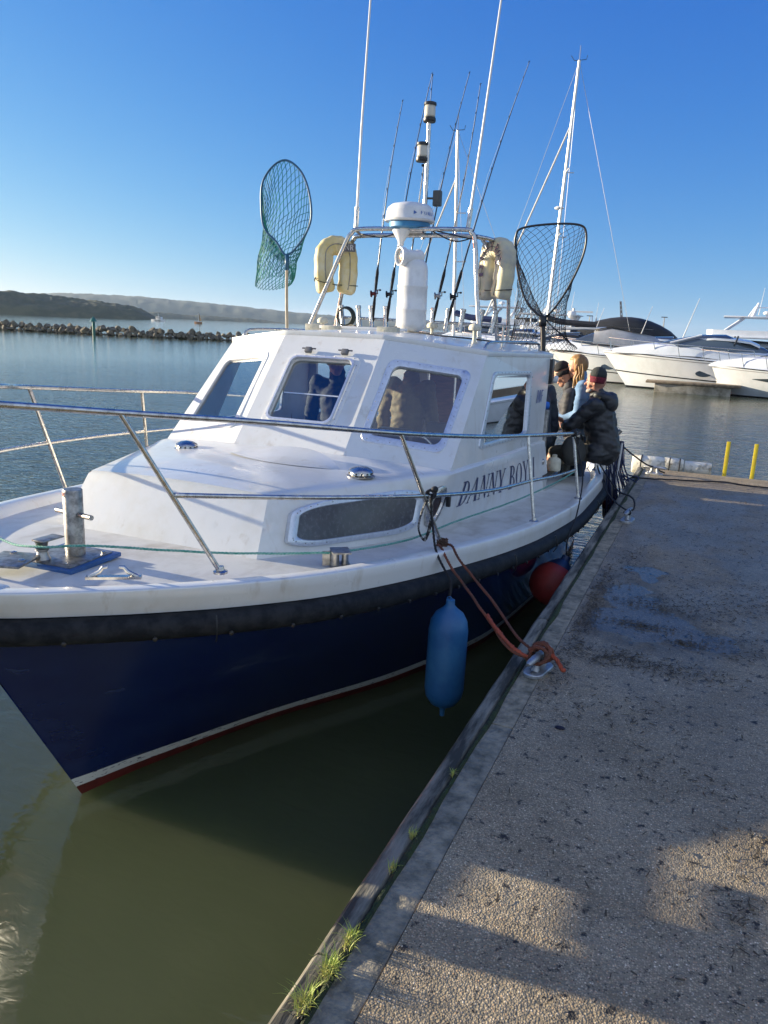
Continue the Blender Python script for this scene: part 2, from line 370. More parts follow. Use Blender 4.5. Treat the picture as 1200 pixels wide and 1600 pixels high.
# ------------------------------------------------------------- breakwater of rocks
rk = mat('rock_armour', (.24,.20,.13), .85, col2=(.06,.05,.036), vs=1.6, lo=.36, hi=.62, bump=.05, bs=3, detail=8)
mb = MB()
BW = [(-150,68), (-95,75),(-78,77),(-66,78),(-58,80.5),(-52,84),(-49,87)]
pts = spline([(x, y, WZ) for x, y in BW], 6)
mb.sweep(pts, [(-1.6,-.5),(-.5,.14),(.5,.14),(1.6,-.5)], (0,0,1))
core = tag(mb.build('breakwater_core', rk, smooth=0), kind='structure')
protos = []
def rock(sd):
    b = bmesh.new(); bmesh.ops.create_icosphere(b, subdivisions=2, radius=1)
    for v in b.verts:
        k = 1+.28*noise.noise(v.co*1.1+Vector((sd*7.3,0,0)))+.12*noise.noise(v.co*3+Vector((sd,0,0))); v.co = v.co*k
        for ax in (Vector((1,.3,.2)), Vector((-.4,1,.5)), Vector((.1,-.7,.8)), Vector((-.9,-.3,.4)), Vector((.3,.4,-1))):
            ax = ax.normalized(); d = v.co.dot(ax)
            if d > .58: v.co -= ax*(d-.58)
    q = MB(); q.bm.free(); q.bm = b; return q
rnd = random.Random(3)
rp = resample(pts, .62)
rp = [p for p in rp if p.x > -96]
cnt = 0
gl = 'armour rocks of the low breakwater'
for i, p in enumerate(rp):
    for lane in range(3):
        if cnt >= 285: break
        if lane == 2 and i % 2: continue
        if len(protos) < 6:
            o = rock(len(protos)).build('breakwater_rock', rk, smooth=25); protos.append(o)
            tag(o, 'brown weathered boulder heaped in the low rock breakwater across the water', 'rock', gl)
        else:
            o = protos[rnd.randrange(6)].copy(); COL.objects.link(o)
        t = (rp[min(i+1, len(rp)-1)]-rp[max(i-1, 0)]).normalized(); sd_ = Vector((t.y, -t.x, 0))
        off = (1.05, .45, -.5)[lane]+rnd.uniform(-.2,.2)
        o.location = p+sd_*off+Vector((0,0,(-.08,.27,.34)[lane]+rnd.uniform(-.12,.16)))
        s_ = rnd.uniform(.26,.56)*(1.06 if lane else 1); o.scale = (s_*rnd.uniform(.8,1.3), s_, s_*rnd.uniform(.7,1.05)); o.rotation_euler = (rnd.uniform(-.4,.4), rnd.uniform(-.4,.4), rnd.uniform(0,6))
        cnt += 1
# green channel marker
gm = mat('marker_green', (.015,.16,.12), .5, var=.3)
t = empty('channel_marker', (-69.5,73.5,WZ), 'green post with a cone topmark standing in the water before the rock breakwater', 'marker')
q = MB(); q.tube([(-69.5,73.5,WZ-2), (-69.5,73.5,WZ+1.6)], .17, 12); q.build('post', gm, t)
q = MB(); q.lathe([(.42,0),(.40,.03),(.05,.55),(.01,.57)], (-69.5,73.5,WZ+1.62), seg=16); q.build('topmark', gm, t)
# small far boats
def small_boat(x, y, L, sail, label, hull=(.75,.75,.74)):
    t = empty('distant_sailboat' if sail else 'distant_motorboat', (x, y, WZ), label, 'boat')
    q = MB(); rows = []
    for k in range(9):
        u = k/8; xx = x-L/2+L*u; hw = L*.16*math.sin(math.pi*min(1, .25+u*.75))**.7+.02
        rows.append([(xx, y-hw, WZ+.9+.25*abs(u-.5)), (xx, y-hw*.75, WZ-.2), (xx, y+hw*.75, WZ-.2), (xx, y+hw, WZ+.9+.25*abs(u-.5))])
    q.grid(rows, cap=True); q.face([r[0] for r in rows]+[r[3] for r in rows][::-1])
    q.build('hull', mat('far_hull_%d' % int(L*10), hull, .4), t)
    if sail:
        q = MB(); q.tube([(x,y,WZ+.8),(x,y,WZ+L*1.15)], .12, 6); q.build('mast', plastic_w, t)
        q = MB(); q.prism([(0,0),(L*.4,0),(0,L*.95)], (x+.2,y,WZ+1.3), (1,0,0), (0,0,1), .05); q.build('sail', mat('tan_sail', (.30,.22,.13), .8), t)
    else:
        q = MB(); q.box((x+L*.05,y,WZ+1.7), (L*.4,L*.2,1.5), bev=.2); q.build('cabin', plastic_w, t)
        q = MB(); q.box((x+L*.05,y-L*.105,WZ+1.9), (L*.34,.05,.5)); q.build('window', dark_glass, t)
        q = MB(); q.tube([(x,y,WZ+2.4),(x-.3,y,WZ+4.6)], .08, 6); q.build('mast', plastic_w, t)
small_boat(-297, 365, 9, False, 'white motorboat far out below the wooded headland tip')
small_boat(-231.8, 314, 4.2, True, 'small tan sailed boat far out beyond the breakwater', (.25,.12,.05))

# ------------------------------------------------------------- quay
def quay_mat():
    m = bpy.data.materials.new('aggregate_concrete'); m.use_nodes = True; n = m.node_tree.nodes; l = m.node_tree.links; b = n['Principled BSDF']
    g = n.new('ShaderNodeNewGeometry')
    v = n.new('ShaderNodeTexVoronoi'); v.inputs['Scale'].default_value = 170; l.new(g.outputs['Position'], v.inputs[0])
    v2 = n.new('ShaderNodeTexVoronoi'); v2.inputs['Scale'].default_value = 46; l.new(g.outputs['Position'], v2.inputs[0])
    sx = n.new('ShaderNodeSeparateColor'); l.new(v.outputs['Color'], sx.inputs[0])
    cr = n.new('ShaderNodeValToRGB'); e = cr.color_ramp.elements
    e[0].position = 0; e[0].color = (.07,.055,.038,1); e[1].position = 1; e[1].color = (1,.86,.62,1)
    for p, c in ((.25,(.32,.25,.165,1)), (.6,(.50,.39,.25,1)), (.85,(.64,.51,.33,1)), (.93,(.52,.29,.14,1))):
        q = e.new(p); q.color = c
    l.new(sx.outputs[0], cr.inputs[0])
    # mortar between the stones
    mr = n.new('ShaderNodeMapRange'); mr.inputs[1].default_value = .25; mr.inputs[2].default_value = .62; l.new(v.outputs['Distance'], mr.inputs[0])
    mx = n.new('ShaderNodeMix'); mx.data_type = 'RGBA'; l.new(mr.outputs[0], mx.inputs[0]); l.new(cr.outputs[0], mx.inputs[6]); mx.inputs[7].default_value = (.28,.225,.145,1)
    # lichen / dark specks, wet stains
    def nz(s, d, lo, hi, st=(1,1,1)):
        mp = n.new('ShaderNodeMapping'); mp.inputs['Scale'].default_value = st; l.new(g.outputs['Position'], mp.inputs[0])
        t = n.new('ShaderNodeTexNoise'); t.inputs['Scale'].default_value = s; t.inputs['Detail'].default_value = d; t.inputs['Roughness'].default_value = .7; l.new(mp.outputs[0], t.inputs[0])
        r = n.new('ShaderNodeMapRange'); r.inputs[1].default_value = lo; r.inputs[2].default_value = hi; l.new(t.outputs[0], r.inputs[0]); return r.outputs[0]
    spk = nz(19, 9, .575, .63); big = nz(2.3, 8, .40, .60)
    m1 = n.new('ShaderNodeMix'); m1.data_type = 'RGBA'; l.new(spk, m1.inputs[0]); l.new(mx.outputs[2], m1.inputs[6]); m1.inputs[7].default_value = (.028,.025,.022,1)
    m2 = n.new('ShaderNodeMix'); m2.data_type = 'RGBA'; m2.blend_type = 'MULTIPLY'; l.new(big, m2.inputs[0]); l.new(m1.outputs[2], m2.inputs[6]); m2.inputs[7].default_value = (.76,.74,.71,1)
    # wetness grows towards the middle of the quay
    sp = n.new('ShaderNodeSeparateXYZ'); l.new(g.outputs['Position'], sp.inputs[0])
    wy = n.new('ShaderNodeMapRange'); wy.inputs[1].default_value = 2.0; wy.inputs[2].default_value = 4.3; l.new(sp.outputs[1], wy.inputs[0])
    wy2 = n.new('ShaderNodeMapRange'); wy2.inputs[1].default_value = 9.9; wy2.inputs[2].default_value = 8.9; l.new(sp.outputs[1], wy2.inputs[0])
    wn = nz(1.6, 5, .30, .55, (1,.6,1))
    def mul(a, b_): q = n.new('ShaderNodeMath'); q.operation = 'MULTIPLY'; l.new(a, q.inputs[0]); l.new(b_, q.inputs[1]); return q.outputs[0]
    wet = mul(mul(wy.outputs[0], wy2.outputs[0]), wn)
    m3 = n.new('ShaderNodeMix'); m3.data_type = 'RGBA'; m3.blend_type = 'MULTIPLY'; l.new(wet, m3.inputs[0]); l.new(m2.outputs[2], m3.inputs[6]); m3.inputs[7].default_value = (.74,.76,.79,1)
    # standing water: warped ellipses on the low spot of the slab
    wp = n.new('ShaderNodeTexNoise'); wp.inputs['Scale'].default_value = 5.5; wp.inputs['Detail'].default_value = 6; l.new(g.outputs['Position'], wp.inputs[0])
    wv_ = n.new('ShaderNodeVectorMath'); wv_.operation = 'MULTIPLY_ADD'; wv_.inputs[1].default_value = (.34,.34,0); l.new(wp.outputs['Color'], wv_.inputs[0]); l.new(g.outputs['Position'], wv_.inputs[2])
    ds_ = None
    for cx, cy, ax, ay in ((-.20,4.42,.30,.30), (-.32,4.84,.17,.34), (.08,4.30,.26,.17), (-.27,5.42,.10,.18)):
        sb = n.new('ShaderNodeVectorMath'); sb.operation = 'SUBTRACT'; sb.inputs[1].default_value = (cx+.17,cy+.17,0); l.new(wv_.outputs[0], sb.inputs[0])
        dv = n.new('ShaderNodeVectorMath'); dv.operation = 'MULTIPLY'; dv.inputs[1].default_value = (1/ax,1/ay,0); l.new(sb.outputs[0], dv.inputs[0])
        ln = n.new('ShaderNodeVectorMath'); ln.operation = 'LENGTH'; l.new(dv.outputs[0], ln.inputs[0])
        if ds_ is None: ds_ = ln.outputs['Value']
        else: mn = n.new('ShaderNodeMath'); mn.operation = 'MINIMUM'; l.new(ds_, mn.inputs[0]); l.new(ln.outputs['Value'], mn.inputs[1]); ds_ = mn.outputs[0]
    pud = n.new('ShaderNodeMapRange'); pud.inputs[1].default_value = 1.03; pud.inputs[2].default_value = .90; l.new(ds_, pud.inputs[0])
    dmp = n.new('ShaderNodeMapRange'); dmp.inputs[1].default_value = 1.55; dmp.inputs[2].default_value = .95; l.new(ds_, dmp.inputs[0])
    m4 = n.new('ShaderNodeMix'); m4.data_type = 'RGBA'; m4.blend_type = 'MULTIPLY'; l.new(dmp.outputs[0], m4.inputs[0]); l.new(m3.outputs[2], m4.inputs[6]); m4.inputs[7].default_value = (.60,.58,.55,1)
    m5 = n.new('ShaderNodeMix'); m5.data_type = 'RGBA'; m5.blend_type = 'MULTIPLY'; l.new(pud.outputs[0], m5.inputs[0]); l.new(m4.outputs[2], m5.inputs[6]); m5.inputs[7].default_value = (1.0,1.0,1.0,1)
    l.new(m5.outputs[2], b.inputs['Base Color'])
    rr_ = n.new('ShaderNodeMapRange'); rr_.inputs[3].default_value = .85; rr_.inputs[4].default_value = .42; l.new(wet, rr_.inputs[0]); 
    rm = n.new('ShaderNodeMix'); l.new(pud.outputs[0], rm.inputs[0]); l.new(rr_.outputs[0], rm.inputs[2]); rm.inputs[3].default_value = .10; sm2 = n.new('ShaderNodeMapRange'); sm2.inputs[3].default_value = .5; sm2.inputs[4].default_value = .24; l.new(pud.outputs[0], sm2.inputs[0]); l.new(sm2.outputs[0], b.inputs['Specular IOR Level']); l.new(rm.outputs[0], b.inputs['Roughness'])
    bp = n.new('ShaderNodeBump'); bp.invert = True; bp.inputs['Strength'].default_value = .8; bp.inputs['Distance'].default_value = .0035; l.new(v.outputs['Distance'], bp.inputs['Height'])
    b2 = n.new('ShaderNodeBump'); b2.inputs['Strength'].default_value = .7; b2.inputs['Distance'].default_value = .010
    t3 = n.new('ShaderNodeTexNoise'); t3.inputs['Scale'].default_value = 22; t3.inputs['Detail'].default_value = 7; l.new(g.outputs['Position'], t3.inputs[0]); l.new(t3.outputs[0], b2.inputs['Height']); l.new(bp.outputs[0], b2.inputs['Normal'])
    
    iv = n.new('ShaderNodeMapRange'); iv.inputs[3].default_value = .8; iv.inputs[4].default_value = .02; l.new(pud.outputs[0], iv.inputs[0]); l.new(iv.outputs[0], bp.inputs['Strength']); l.new(iv.outputs[0], b2.inputs['Strength'])
    l.new(b2.outputs[0], b.inputs['Normal']); return m
QM = quay_mat()
conc = mat('margin_concrete', (.34,.29,.205), .88, col2=(.11,.10,.072), vs=14, lo=.38, hi=.66, bump=.012, bs=45, detail=10)
timber = mat('weathered_timber', (.22,.20,.155), .88, col2=(.035,.034,.026), vs=16, lo=.40, hi=.58, stretch=(1,.16,1), bump=.010, bs=40, detail=9)
QX0, QX1, QY0, QY1 = -.585, 6.0, -6.0, 10.12
mb = MB(); mb.box(((QX0+QX1)/2, (QY0+QY1)/2, -1.75), (QX1-QX0, QY1-QY0, 3.5)); quay = tag(mb.build('quay', QM, smooth=0), kind='structure')
mb = MB()
y = QY0
for L_ in (2.9,3.0,3.0,3.0,3.0,1.22):
    mb.box((-.6375, y+L_/2, -1.203), (.099, L_-.006, 2.4), bev=.004); y += L_
tag(mb.build('quay_margin', conc, smooth=30), kind='structure')
y = QY0; k = 0
for L_ in (3.6, 3.9, 2.7, 3.3, 2.62):
    mb = MB(); rows = []
    for i in range(41):
        yy = y+.004+(L_-.008)*i/40; e = .004*noise.noise(Vector((0, yy*5, 3))); f_ = .006*noise.noise(Vector((2, yy*3, 3)))
        rows.append([(-.775+f_, yy, -.30), (-.775+f_, yy, -.014+e), (-.760+f_, yy, .004+e), (-.735, yy, .007+e*.7), (-.712, yy, .006-e), (-.703+e, yy, -.006), (-.703+e, yy, -.30)])
    mb.grid(rows, closed=True, cap=True)
    tag(mb.build('quay_edge_beam', timber, smooth=40), kind='structure'); y += L_
# piles under the edge beam
mb = MB()
for yy in (-4, -1, 2.1, 5.1, 8.1): mb.box((-.72, yy, -3.02), (.10, .3, 5.4), bev=.01)
tag(mb.build('quay_piles', mat('wet_pile', (.03,.035,.022), .5, col2=(.06,.075,.03), vs=6), smooth=30), kind='structure')
# moss in the joint
moss = mat('moss', (.030,.048,.012), .95, col2=(.018,.022,.009), vs=30, bump=.01, bs=90)
mb = MB(); rnd = random.Random(5); rows = []
for i in range(260):
    yy = .7+9.3*i/259; a = noise.noise(Vector((0, yy*2.2, 8))); wv = .006+.024*max(0, a+.10); hv = .004+.010*max(0, a+.3)
    cx = -.694
    rows.append([(cx-.012, yy, -.02), (cx-.006, yy, hv*.6+rnd.uniform(-.003,.003)), (cx+wv*.35, yy, hv+rnd.uniform(-.004,.004)), (cx+wv*.8, yy, hv*.5+rnd.uniform(-.002,.003)), (cx+wv+.006, yy, -.02)])
mb.grid(rows); tag(mb.build('moss', moss, smooth=60), 'dark green moss filling the joint along the quay edge', 'moss', kind='stuff')
# grass tufts
gr = mat('grass_blade', (.27,.36,.045), .6, col2=(.38,.38,.09), vs=12); grd = mat('dead_grass', (.33,.28,.15), .8)
def tuft(x, y, h, nb, label, sd):
    rn = random.Random(sd); t = empty('grass_tuft', (x, y, 0), label, 'grass tuft', 'grass tufts in the quay edge joint')
    for nm, m, n_, hh in (('blades', gr, nb, h), ('dry_blades', grd, nb//2, h*.5)):
        q = MB()
        for k in range(n_):
            a = rn.uniform(0, 6.28); L_ = hh*rn.uniform(.5,1.15); lean = rn.uniform(.15,.95) if nm == 'blades' else rn.uniform(.8,1.3)
            bx, by = x+rn.gauss(0,h*.13), y+rn.gauss(0,h*.24); w_ = rn.uniform(.0010,.0022); P = []
            dx, dy = math.cos(a), math.sin(a)
            for i in range(5):
                u = i/4; ang = lean*u*1.25
                P.append((bx+dx*L_*u*math.sin(ang), by+dy*L_*u*math.sin(ang), .002+L_*u*math.cos(ang*.9)))
            for i in range(4):
                wa = w_*(1-i/4); wb = w_*(1-(i+1)/4)+.0001; a_, b_ = P[i], P[i+1]
                q.face([(a_[0]-dy*wa,a_[1]+dx*wa,a_[2]), (a_[0]+dy*wa,a_[1]-dx*wa,a_[2]), (b_[0]+dy*wb,b_[1]-dx*wb,b_[2]), (b_[0]-dy*wb,b_[1]+dx*wb,b_[2])])
        q.build(nm, m, t, smooth=0, weld=False)
tuft(-.712, 1.345, .062, 100, 'bright grass tuft nearest the bottom end of the quay edge', 1)
tuft(-.700, 1.455, .066, 120, 'largest spreading grass tuft, between two upright ones on the quay edge', 2)
tuft(-.698, 1.568, .058, 80, 'upright grass tuft beside a pale patch, third from the bottom of the quay edge', 3)
tuft(-.708, 1.88, .035, 40, 'tiny grass tuft in the mossy joint just past the bright strip of sun', 4)
tuft(-.708, 2.05, .035, 36, 'tiny grass tuft in dark shade between two other tiny tufts', 5)
tuft(-.702, 2.45, .028, 30, 'faint small grass tuft furthest up the shaded quay joint', 6)
# dead weed & leaf litter
lit = mat('weed_litter', (.045,.032,.02), .8, col2=(.10,.075,.04), vs=50)
mb = MB(); rn = random.Random(11)
def bits(cx, cy, sx_, sy_, n_, z=.004):
    for _ in range(n_):
        x, y = rn.gauss(cx, sx_), rn.gauss(cy, sy_)
        if x < -.57: continue
        a = rn.uniform(0, 3.14); L_ = rn.uniform(.004,.016); w_ = rn.uniform(.001,.003); dx, dy = math.cos(a), math.sin(a); h = z+rn.uniform(.001,.006)
        mb.face([(x-dx*L_-dy*w_, y-dy*L_+dx*w_, h), (x-dx*L_+dy*w_, y-dy*L_-dx*w_, h), (x+dx*L_+dy*w_, y+dy*L_-dx*w_, h+rn.uniform(-.002,.004)), (x+dx*L_-dy*w_, y+dy*L_+dx*w_, h+rn.uniform(-.002,.004))])
for cx, cy, sx_, sy_, n_ in ((-.5,4.3,.035,.28,420), (-.52,5.0,.035,.25,260), (-.12,4.75,.17,.07,320), (-.22,4.38,.10,.04,240), (.03,4.22,.06,.025,130), (-.30,3.84,.14,.07,330), (0,3.83,.18,.07,300), (.15,4.9,.25,.15,360),
        (.4,5.3,.3,.2,300), (-.4,5.6,.07,.3,200), (.3,4.3,.15,.12,200), (.05,2.8,.16,.10,70), (.32,2.5,.08,.06,60), (-.2,3.2,.2,.12,120), (-.52,3.55,.04,.25,130), (.0,2.0,.3,.25,60), (.25,2.1,.03,.12,50), (.3,6.5,.4,.5,400), (.2,8,.4,.6,300)):
    bits(cx, cy, sx_, sy_, n_)
tag(mb.build('leaf_litter', lit, smooth=0, weld=False), 'brown scraps of dead weed scattered around the puddle', 'litter', kind='stuff')
mb = MB(); mb.ball((-.41,2.985,.004), (.022,.012,.008)); tag(mb.build('rag_scrap', mat('navy_rag', (.01,.012,.03), .9), smooth=180), 'small dark blue scrap of rag lying on the bare quay below the near cleat', 'scrap')
# ============================================================= the fishing boat
X0 = -2.83
boat = empty('fishing_boat', (X0, 5.5, WZ), 'navy and white cabin fishing boat moored alongside the quay, its name on the cabin side', 'boat')
TIPY, TRY = 2.05, 9.35
HB = [(0,0),(.04,.11),(.12,.25),(.25,.42),(.45,.66),(.75,.95),(1.1,1.19),(1.6,1.39),(2.1,1.53),(2.8,1.69),(3.5,1.79),(4.8,1.87),(6.2,1.86),(6.9,1.76),(7.2,1.66),(7.3,1.58)]
HW = [(0,0),(.3,.10),(.6,.22),(1.1,.44),(2.1,1.0),(3.2,1.38),(5,1.52),(6.6,1.48)]
def sheer(y): return crv([(2.05,.47),(2.9,.435),(4.2,.335),(5.6,.235),(7,.165),(9.4,.13)], y)
def hb(y): return crv(HB, y-TIPY)
def stem_y(z): return 2.03+(.45-z)*.533
def hullpt(z_of, u, side, out=0):
    # z_of: function of y ; u 0..1 along the row
    yy = TIPY
    for _ in range(6): z = z_of(yy); y0 = stem_y(z); yy = y0+(TRY-y0)*u**1.7
    z = z_of(yy); top = sheer(yy)-.26
    v = max(0, min(1.15, (top-z)/(top+.9)))
    s_ = yy-y0
    a = crv(HB, s_) if s_ < 6 else hb(yy)
    h = a if z >= top else lerp(a, crv(HW, s_), v**.85 if v < 1 else v)
    # soft chine
    if z < top: h -= .02*math.sin(min(1, v)*math.pi)
    kx = min(1, u*18)
    return Vector((X0+side*max(0, (h+out*kx)), yy, z))
NU = 60
def hull_strip(name, zfs, m, outs=None, smooth=50):
    mb = MB()
    for side in (1, -1):
        rows = []
        for k, zf in enumerate(zfs):
            rows.append([hullpt(zf, i/NU, side, (outs or [0]*len(zfs))[k]) for i in range(NU+1)])
        mb.grid(rows)
    # transom piece
    rows = [[hullpt(zf, 1, 1, (outs or [0]*len(zfs))[k]), hullpt(zf, 1, -1, (outs or [0]*len(zfs))[k])] for k, zf in enumerate(zfs)]
    mb.grid(rows)
    return mb.build(name, m, boat, smooth=smooth)
fr = lambda a: (lambda y: lerp(sheer(y)-.25, -.775+.02*(y-3)/6, a))
hull_strip('topsides', [fr(k/10) for k in range(11)], navy, smooth=60)
bt = lambda y: -.775+.02*(y-3)/6; bb = lambda y: -.835+.02*(y-3)/6
hull_strip('boot_stripe', [bt, bb], stripe)
hull_strip('underwater_paint', [bb, lambda y: -.97, lambda y: -1.15], redm)
mb = MB(); mb.face([(X0-1.3, 3.5, -1.14), (X0+1.3, 3.5, -1.14), (X0+1.4, 9.2, -1.14), (X0-1.4, 9.2, -1.14)]); mb.build('keel_plate', redm, boat)
# white bulwark band with rounded cap and inner lip
mb = MB()
for side in (1, -1):
    rows = []
    for dz, out in ((-.125,.006), (-.06,.002), (-.009,-.001), (-.002,-.007), (0,-.018), (0,-.075), (-.008,-.092), (-.03,-.105), (-.072,-.13)):
        r = []
        for i in range(NU+1):
            p = hullpt(lambda y: sheer(y)+max(dz, -.25), i/NU, side, 0)
            # inset normal to the plan curve
            yy = p.y; e = .01; sl_ = (hb(yy+e)-hb(yy-e))/(2*e) if yy > TIPY+.02 else 20
            nl = math.hypot(1, sl_); h = abs(p.x-X0)+out/nl if out < 0 else abs(p.x-X0)+out
            ny = -out*(-sl_)/nl if out < 0 else 0
            r.append(Vector((X0+side*max(0, h), yy+abs(ny)*(1 if out < 0 else 0), p.z)))
        rows.append(r)
    mb.grid(rows)
mb.face([(X0+1.58, TRY, .135), (X0+1.58, TRY, 0), (X0-1.58, TRY, 0), (X0-1.58, TRY, .135)])
mb.build('bulwark', white, boat, smooth=60)
# black rubbing strake
prof = [(-.01,-.005),(.028,-.003),(.052,-.016),(.064,-.040),(.066,-.062),(.060,-.09),(.042,-.112),(.02,-.122),(-.01,-.122)]
mb = MB()
for side in (1, -1):
    rows = []
    for o_, dz in prof:
        r = []
        for i in range(NU+1):
            p = hullpt(lambda y: sheer(y)-.125, i/NU, side, 0); yy = p.y
            e = .01; sl_ = (hb(yy+e)-hb(yy-e))/(2*e) if yy > TIPY+.05 else 8
            nl = math.hypot(1, sl_)
            r.append(Vector((X0+side*(abs(p.x-X0)+o_/nl if i else 0), yy-o_*sl_/nl if i else yy-o_, p.z+dz)))
        rows.append(r)
    mb.grid(rows)
rub = mb.build('rubbing_strake', rubber, boat, smooth=60)
# joints and bolt heads
mb = MB(); mb2 = MB()
def strake_pt(y, side, o_=.07, dz=-.07):
    e = .01; sl_ = (hb(y+e)-hb(y-e))/(2*e); nl = math.hypot(1, sl_)
    return Vector((X0+side*(hb(y)+o_/nl), y-o_*sl_/nl, sheer(y)-.125+dz)), Vector((side/nl, -sl_/nl, 0))
yb = 2.3
while yb < 8.6:
    p, n_ = strake_pt(yb, 1, .054, -.092); q = MB(); q.lathe([(.011,-.006),(.011,.004),(.006,.006)], p, n_, 8); q.build('strake_bolt', black, rub); yb += .235
for yj in (2.72, 4.9, 5.75, 7.6):
    q = MB(); q.tube([strake_pt(yj, 1, o_, dz)[0] for o_, dz in ((.05,-.0),(.064,-.03),(.071,-.07),(.062,-.105),(.045,-.13))], .004, 6); q.build('strake_joint', black, rub)
# deck
def decklev(y): return sheer(y)-.062
mb = MB(); rows = []
for i in range(64):
    y = 2.22+(8.0-2.22)*i/63; h = hb(y)-.125*min(1, .55+(y-2.2)*.6); r = []
    for k in range(21):
        u = -1+2*k/20; r.append((X0+u*h, y, decklev(y)-.0+.022*(1-u*u)))
    rows.append(r)
mb.grid(rows); mb.build('deck', deckm, boat, smooth=60)
# cockpit: side decks, sole, inner walls
mb = MB(); 
for side in (1, -1):
    rows = []
    for i in range(22):
        y = 7.98+(TRY-.06-7.98)*i/21; rows.append([(X0+side*(hb(y)-.13), y, decklev(y)), (X0+side*(hb(y)-.42), y, decklev(y)-.004)])
    mb.grid(rows)
mb.box((X0, TRY-.19, .052), (2.42, .30, .03)); mb.build('side_deck', deckm, boat)
mb = MB(); mb.box((X0, 8.35, -.42), (2.95, 1.95, .04)); mb.build('cockpit_sole', mat('grey_sole', (.30,.31,.31), .7), boat)
mb = MB()
for side in (1, -1):
    mb.grid([[(X0+side*(hb(y)-.42), y, z) for y in [7.98+.13*i for i in range(10)]] for z in (-.42, .105)])
mb.grid([[(X0-1.3, TRY-.35, z), (X0+1.3, TRY-.35, z)] for z in (-.42, .065)]); mb.build('cockpit_lining', plastic_w, boat)
# stainless-faced coaming along the cockpit side
mb = MB()
pth = [(X0+1.44,7.42), (X0+1.47,7.8), (X0+1.46,8.2), (X0+1.42,8.55), (X0+1.30,8.85)]
pth = spline([(x, y, 0) for x, y in pth], 6)
mb.grid([[(p.x, p.y, .10), (p.x-.006, p.y, .24), (p.x-.05, p.y, .245), (p.x-.055, p.y, .10)] for p in pth], cap=True)
cm = mb.build('coaming_plate', mat('polished_plate', (.70,.70,.68), .10, metal=1, bump=.006, bs=7), boat)
mb = MB()
for p in pth[::3]: mb.lathe([(.006,-.002),(.006,.003),(.002,.004)], (p.x, p.y, .13), (1,0,0), 8)
mb.build('rivet', steel_d, cm)
mb = MB(); mb.grid([[(p.x-.01, p.y, .247), (p.x-.17, p.y, .247), (p.x-.17, p.y, .232), (p.x-.01, p.y, .232)] for p in pth], closed=True, cap=True)
mb.build('coaming_top', mat('dark_coaming', (.035,.035,.03), .5, var=.4), boat)

# ---------------- coachroof (forward trunk)
TBOT = [(3.37,.69),(3.7,.825),(4.02,.945),(4.7,1.125),(5.55,1.215),(6.5,1.34),(7.6,1.43)]
TTOP = [(3.57,.64),(3.9,.778),(4.3,.945),(4.7,1.105),(5.0,1.235),(5.8,1.28),(7.6,1.355)]
TTZ = [(3.57,.648),(4.3,.632),(5.0,.622),(6.2,.585),(7.6,.555)]
def tr_side(u, v):       # u 0..1 along, v 0 bottom 1 top, port side point
    yb_ = lerp(3.37, 7.6, u); yt = lerp(3.57, 7.6, u)
    xb, zb = crv(TBOT, yb_), decklev(yb_)-.01; xt, zt = crv(TTOP, yt), crv(TTZ, yt)
    return Vector((lerp(xb, xt, v), lerp(yb_, yt, v), lerp(zb, zt, v)))
mb = MB(); NS = 44
for side in (1, -1):
    rows = []
    for k in range(9):
        v = k/8; rows.append([Vector((X0+side*p.x, p.y, p.z)) for p in [tr_side(i/NS, v) for i in range(NS+1)]])
    # rounded shoulder
    for k, (dx, dz) in enumerate(((-.006,.008), (-.018,.016), (-.034,.021))):
        rows.append([Vector((X0+side*(p.x+dx), p.y, p.z+dz)) for p in [tr_side(i/NS, 1) for i in range(NS+1)]])
    mb.grid(rows)
def crown(u): return .021+.062*(1-u*u)
rows = []
for i in range(NS+1):
    p = tr_side(i/NS, 1); h = p.x-.034; f = min(1, i/5)
    rows.append([(X0+h*u, p.y-.015*(1-u*u), p.z+.021+.058*(1-u*u)*(.35+.65*f)) for u in [k/10-1 for k in range(21)]])
mb.grid(rows[:int(NS*.56)])
# front face, slightly bowed
rows = []
for k in range(8):
    v = k/7; pb, pt = tr_side(0, 0), tr_side(0, 1); r = []
    for j in range(21):
        u = -1+j/10; h = lerp(pb.x, pt.x, v)
        if k == 7: r.append((X0+(pt.x-.034)*u, pt.y-.015*(1-u*u), pt.z+.021+.058*(1-u*u)*.35))
        else:
            vv = v*7/6; r.append((X0+lerp(pb.x, pt.x, vv)*u, lerp(pb.y, pt.y, vv)-.018*(1-u*u), lerp(pb.z, pt.z+.012*(1-u*u)*1.6, vv)))
    rows.append(r)
mb.grid(rows)
trunk = mb.build('coachroof', white, boat, smooth=42)
def tside(u, v, off=0):
    p = tr_side(u, v); a = tr_side(min(1, u+.01), v)-tr_side(max(0, u-.01), v); b = tr_side(u, 1)-tr_side(u, 0)
    n_ = a.cross(b).normalized(); n_ = n_ if n_.x > 0 else -n_
    return Vector((X0+p.x, p.y, p.z))+n_*off
def rrect(w_, h_, r, n=5):
    P = []
    for cx, cy, a0 in ((w_-r, h_-r, 0), (-w_+r, h_-r, 90), (-w_+r, -h_+r, 180), (w_-r, -h_+r, 270)):
        for k in range(n+1):
            a = R(a0+90*k/n); P.append((cx+r*math.cos(a), cy+r*math.sin(a)))
    return P
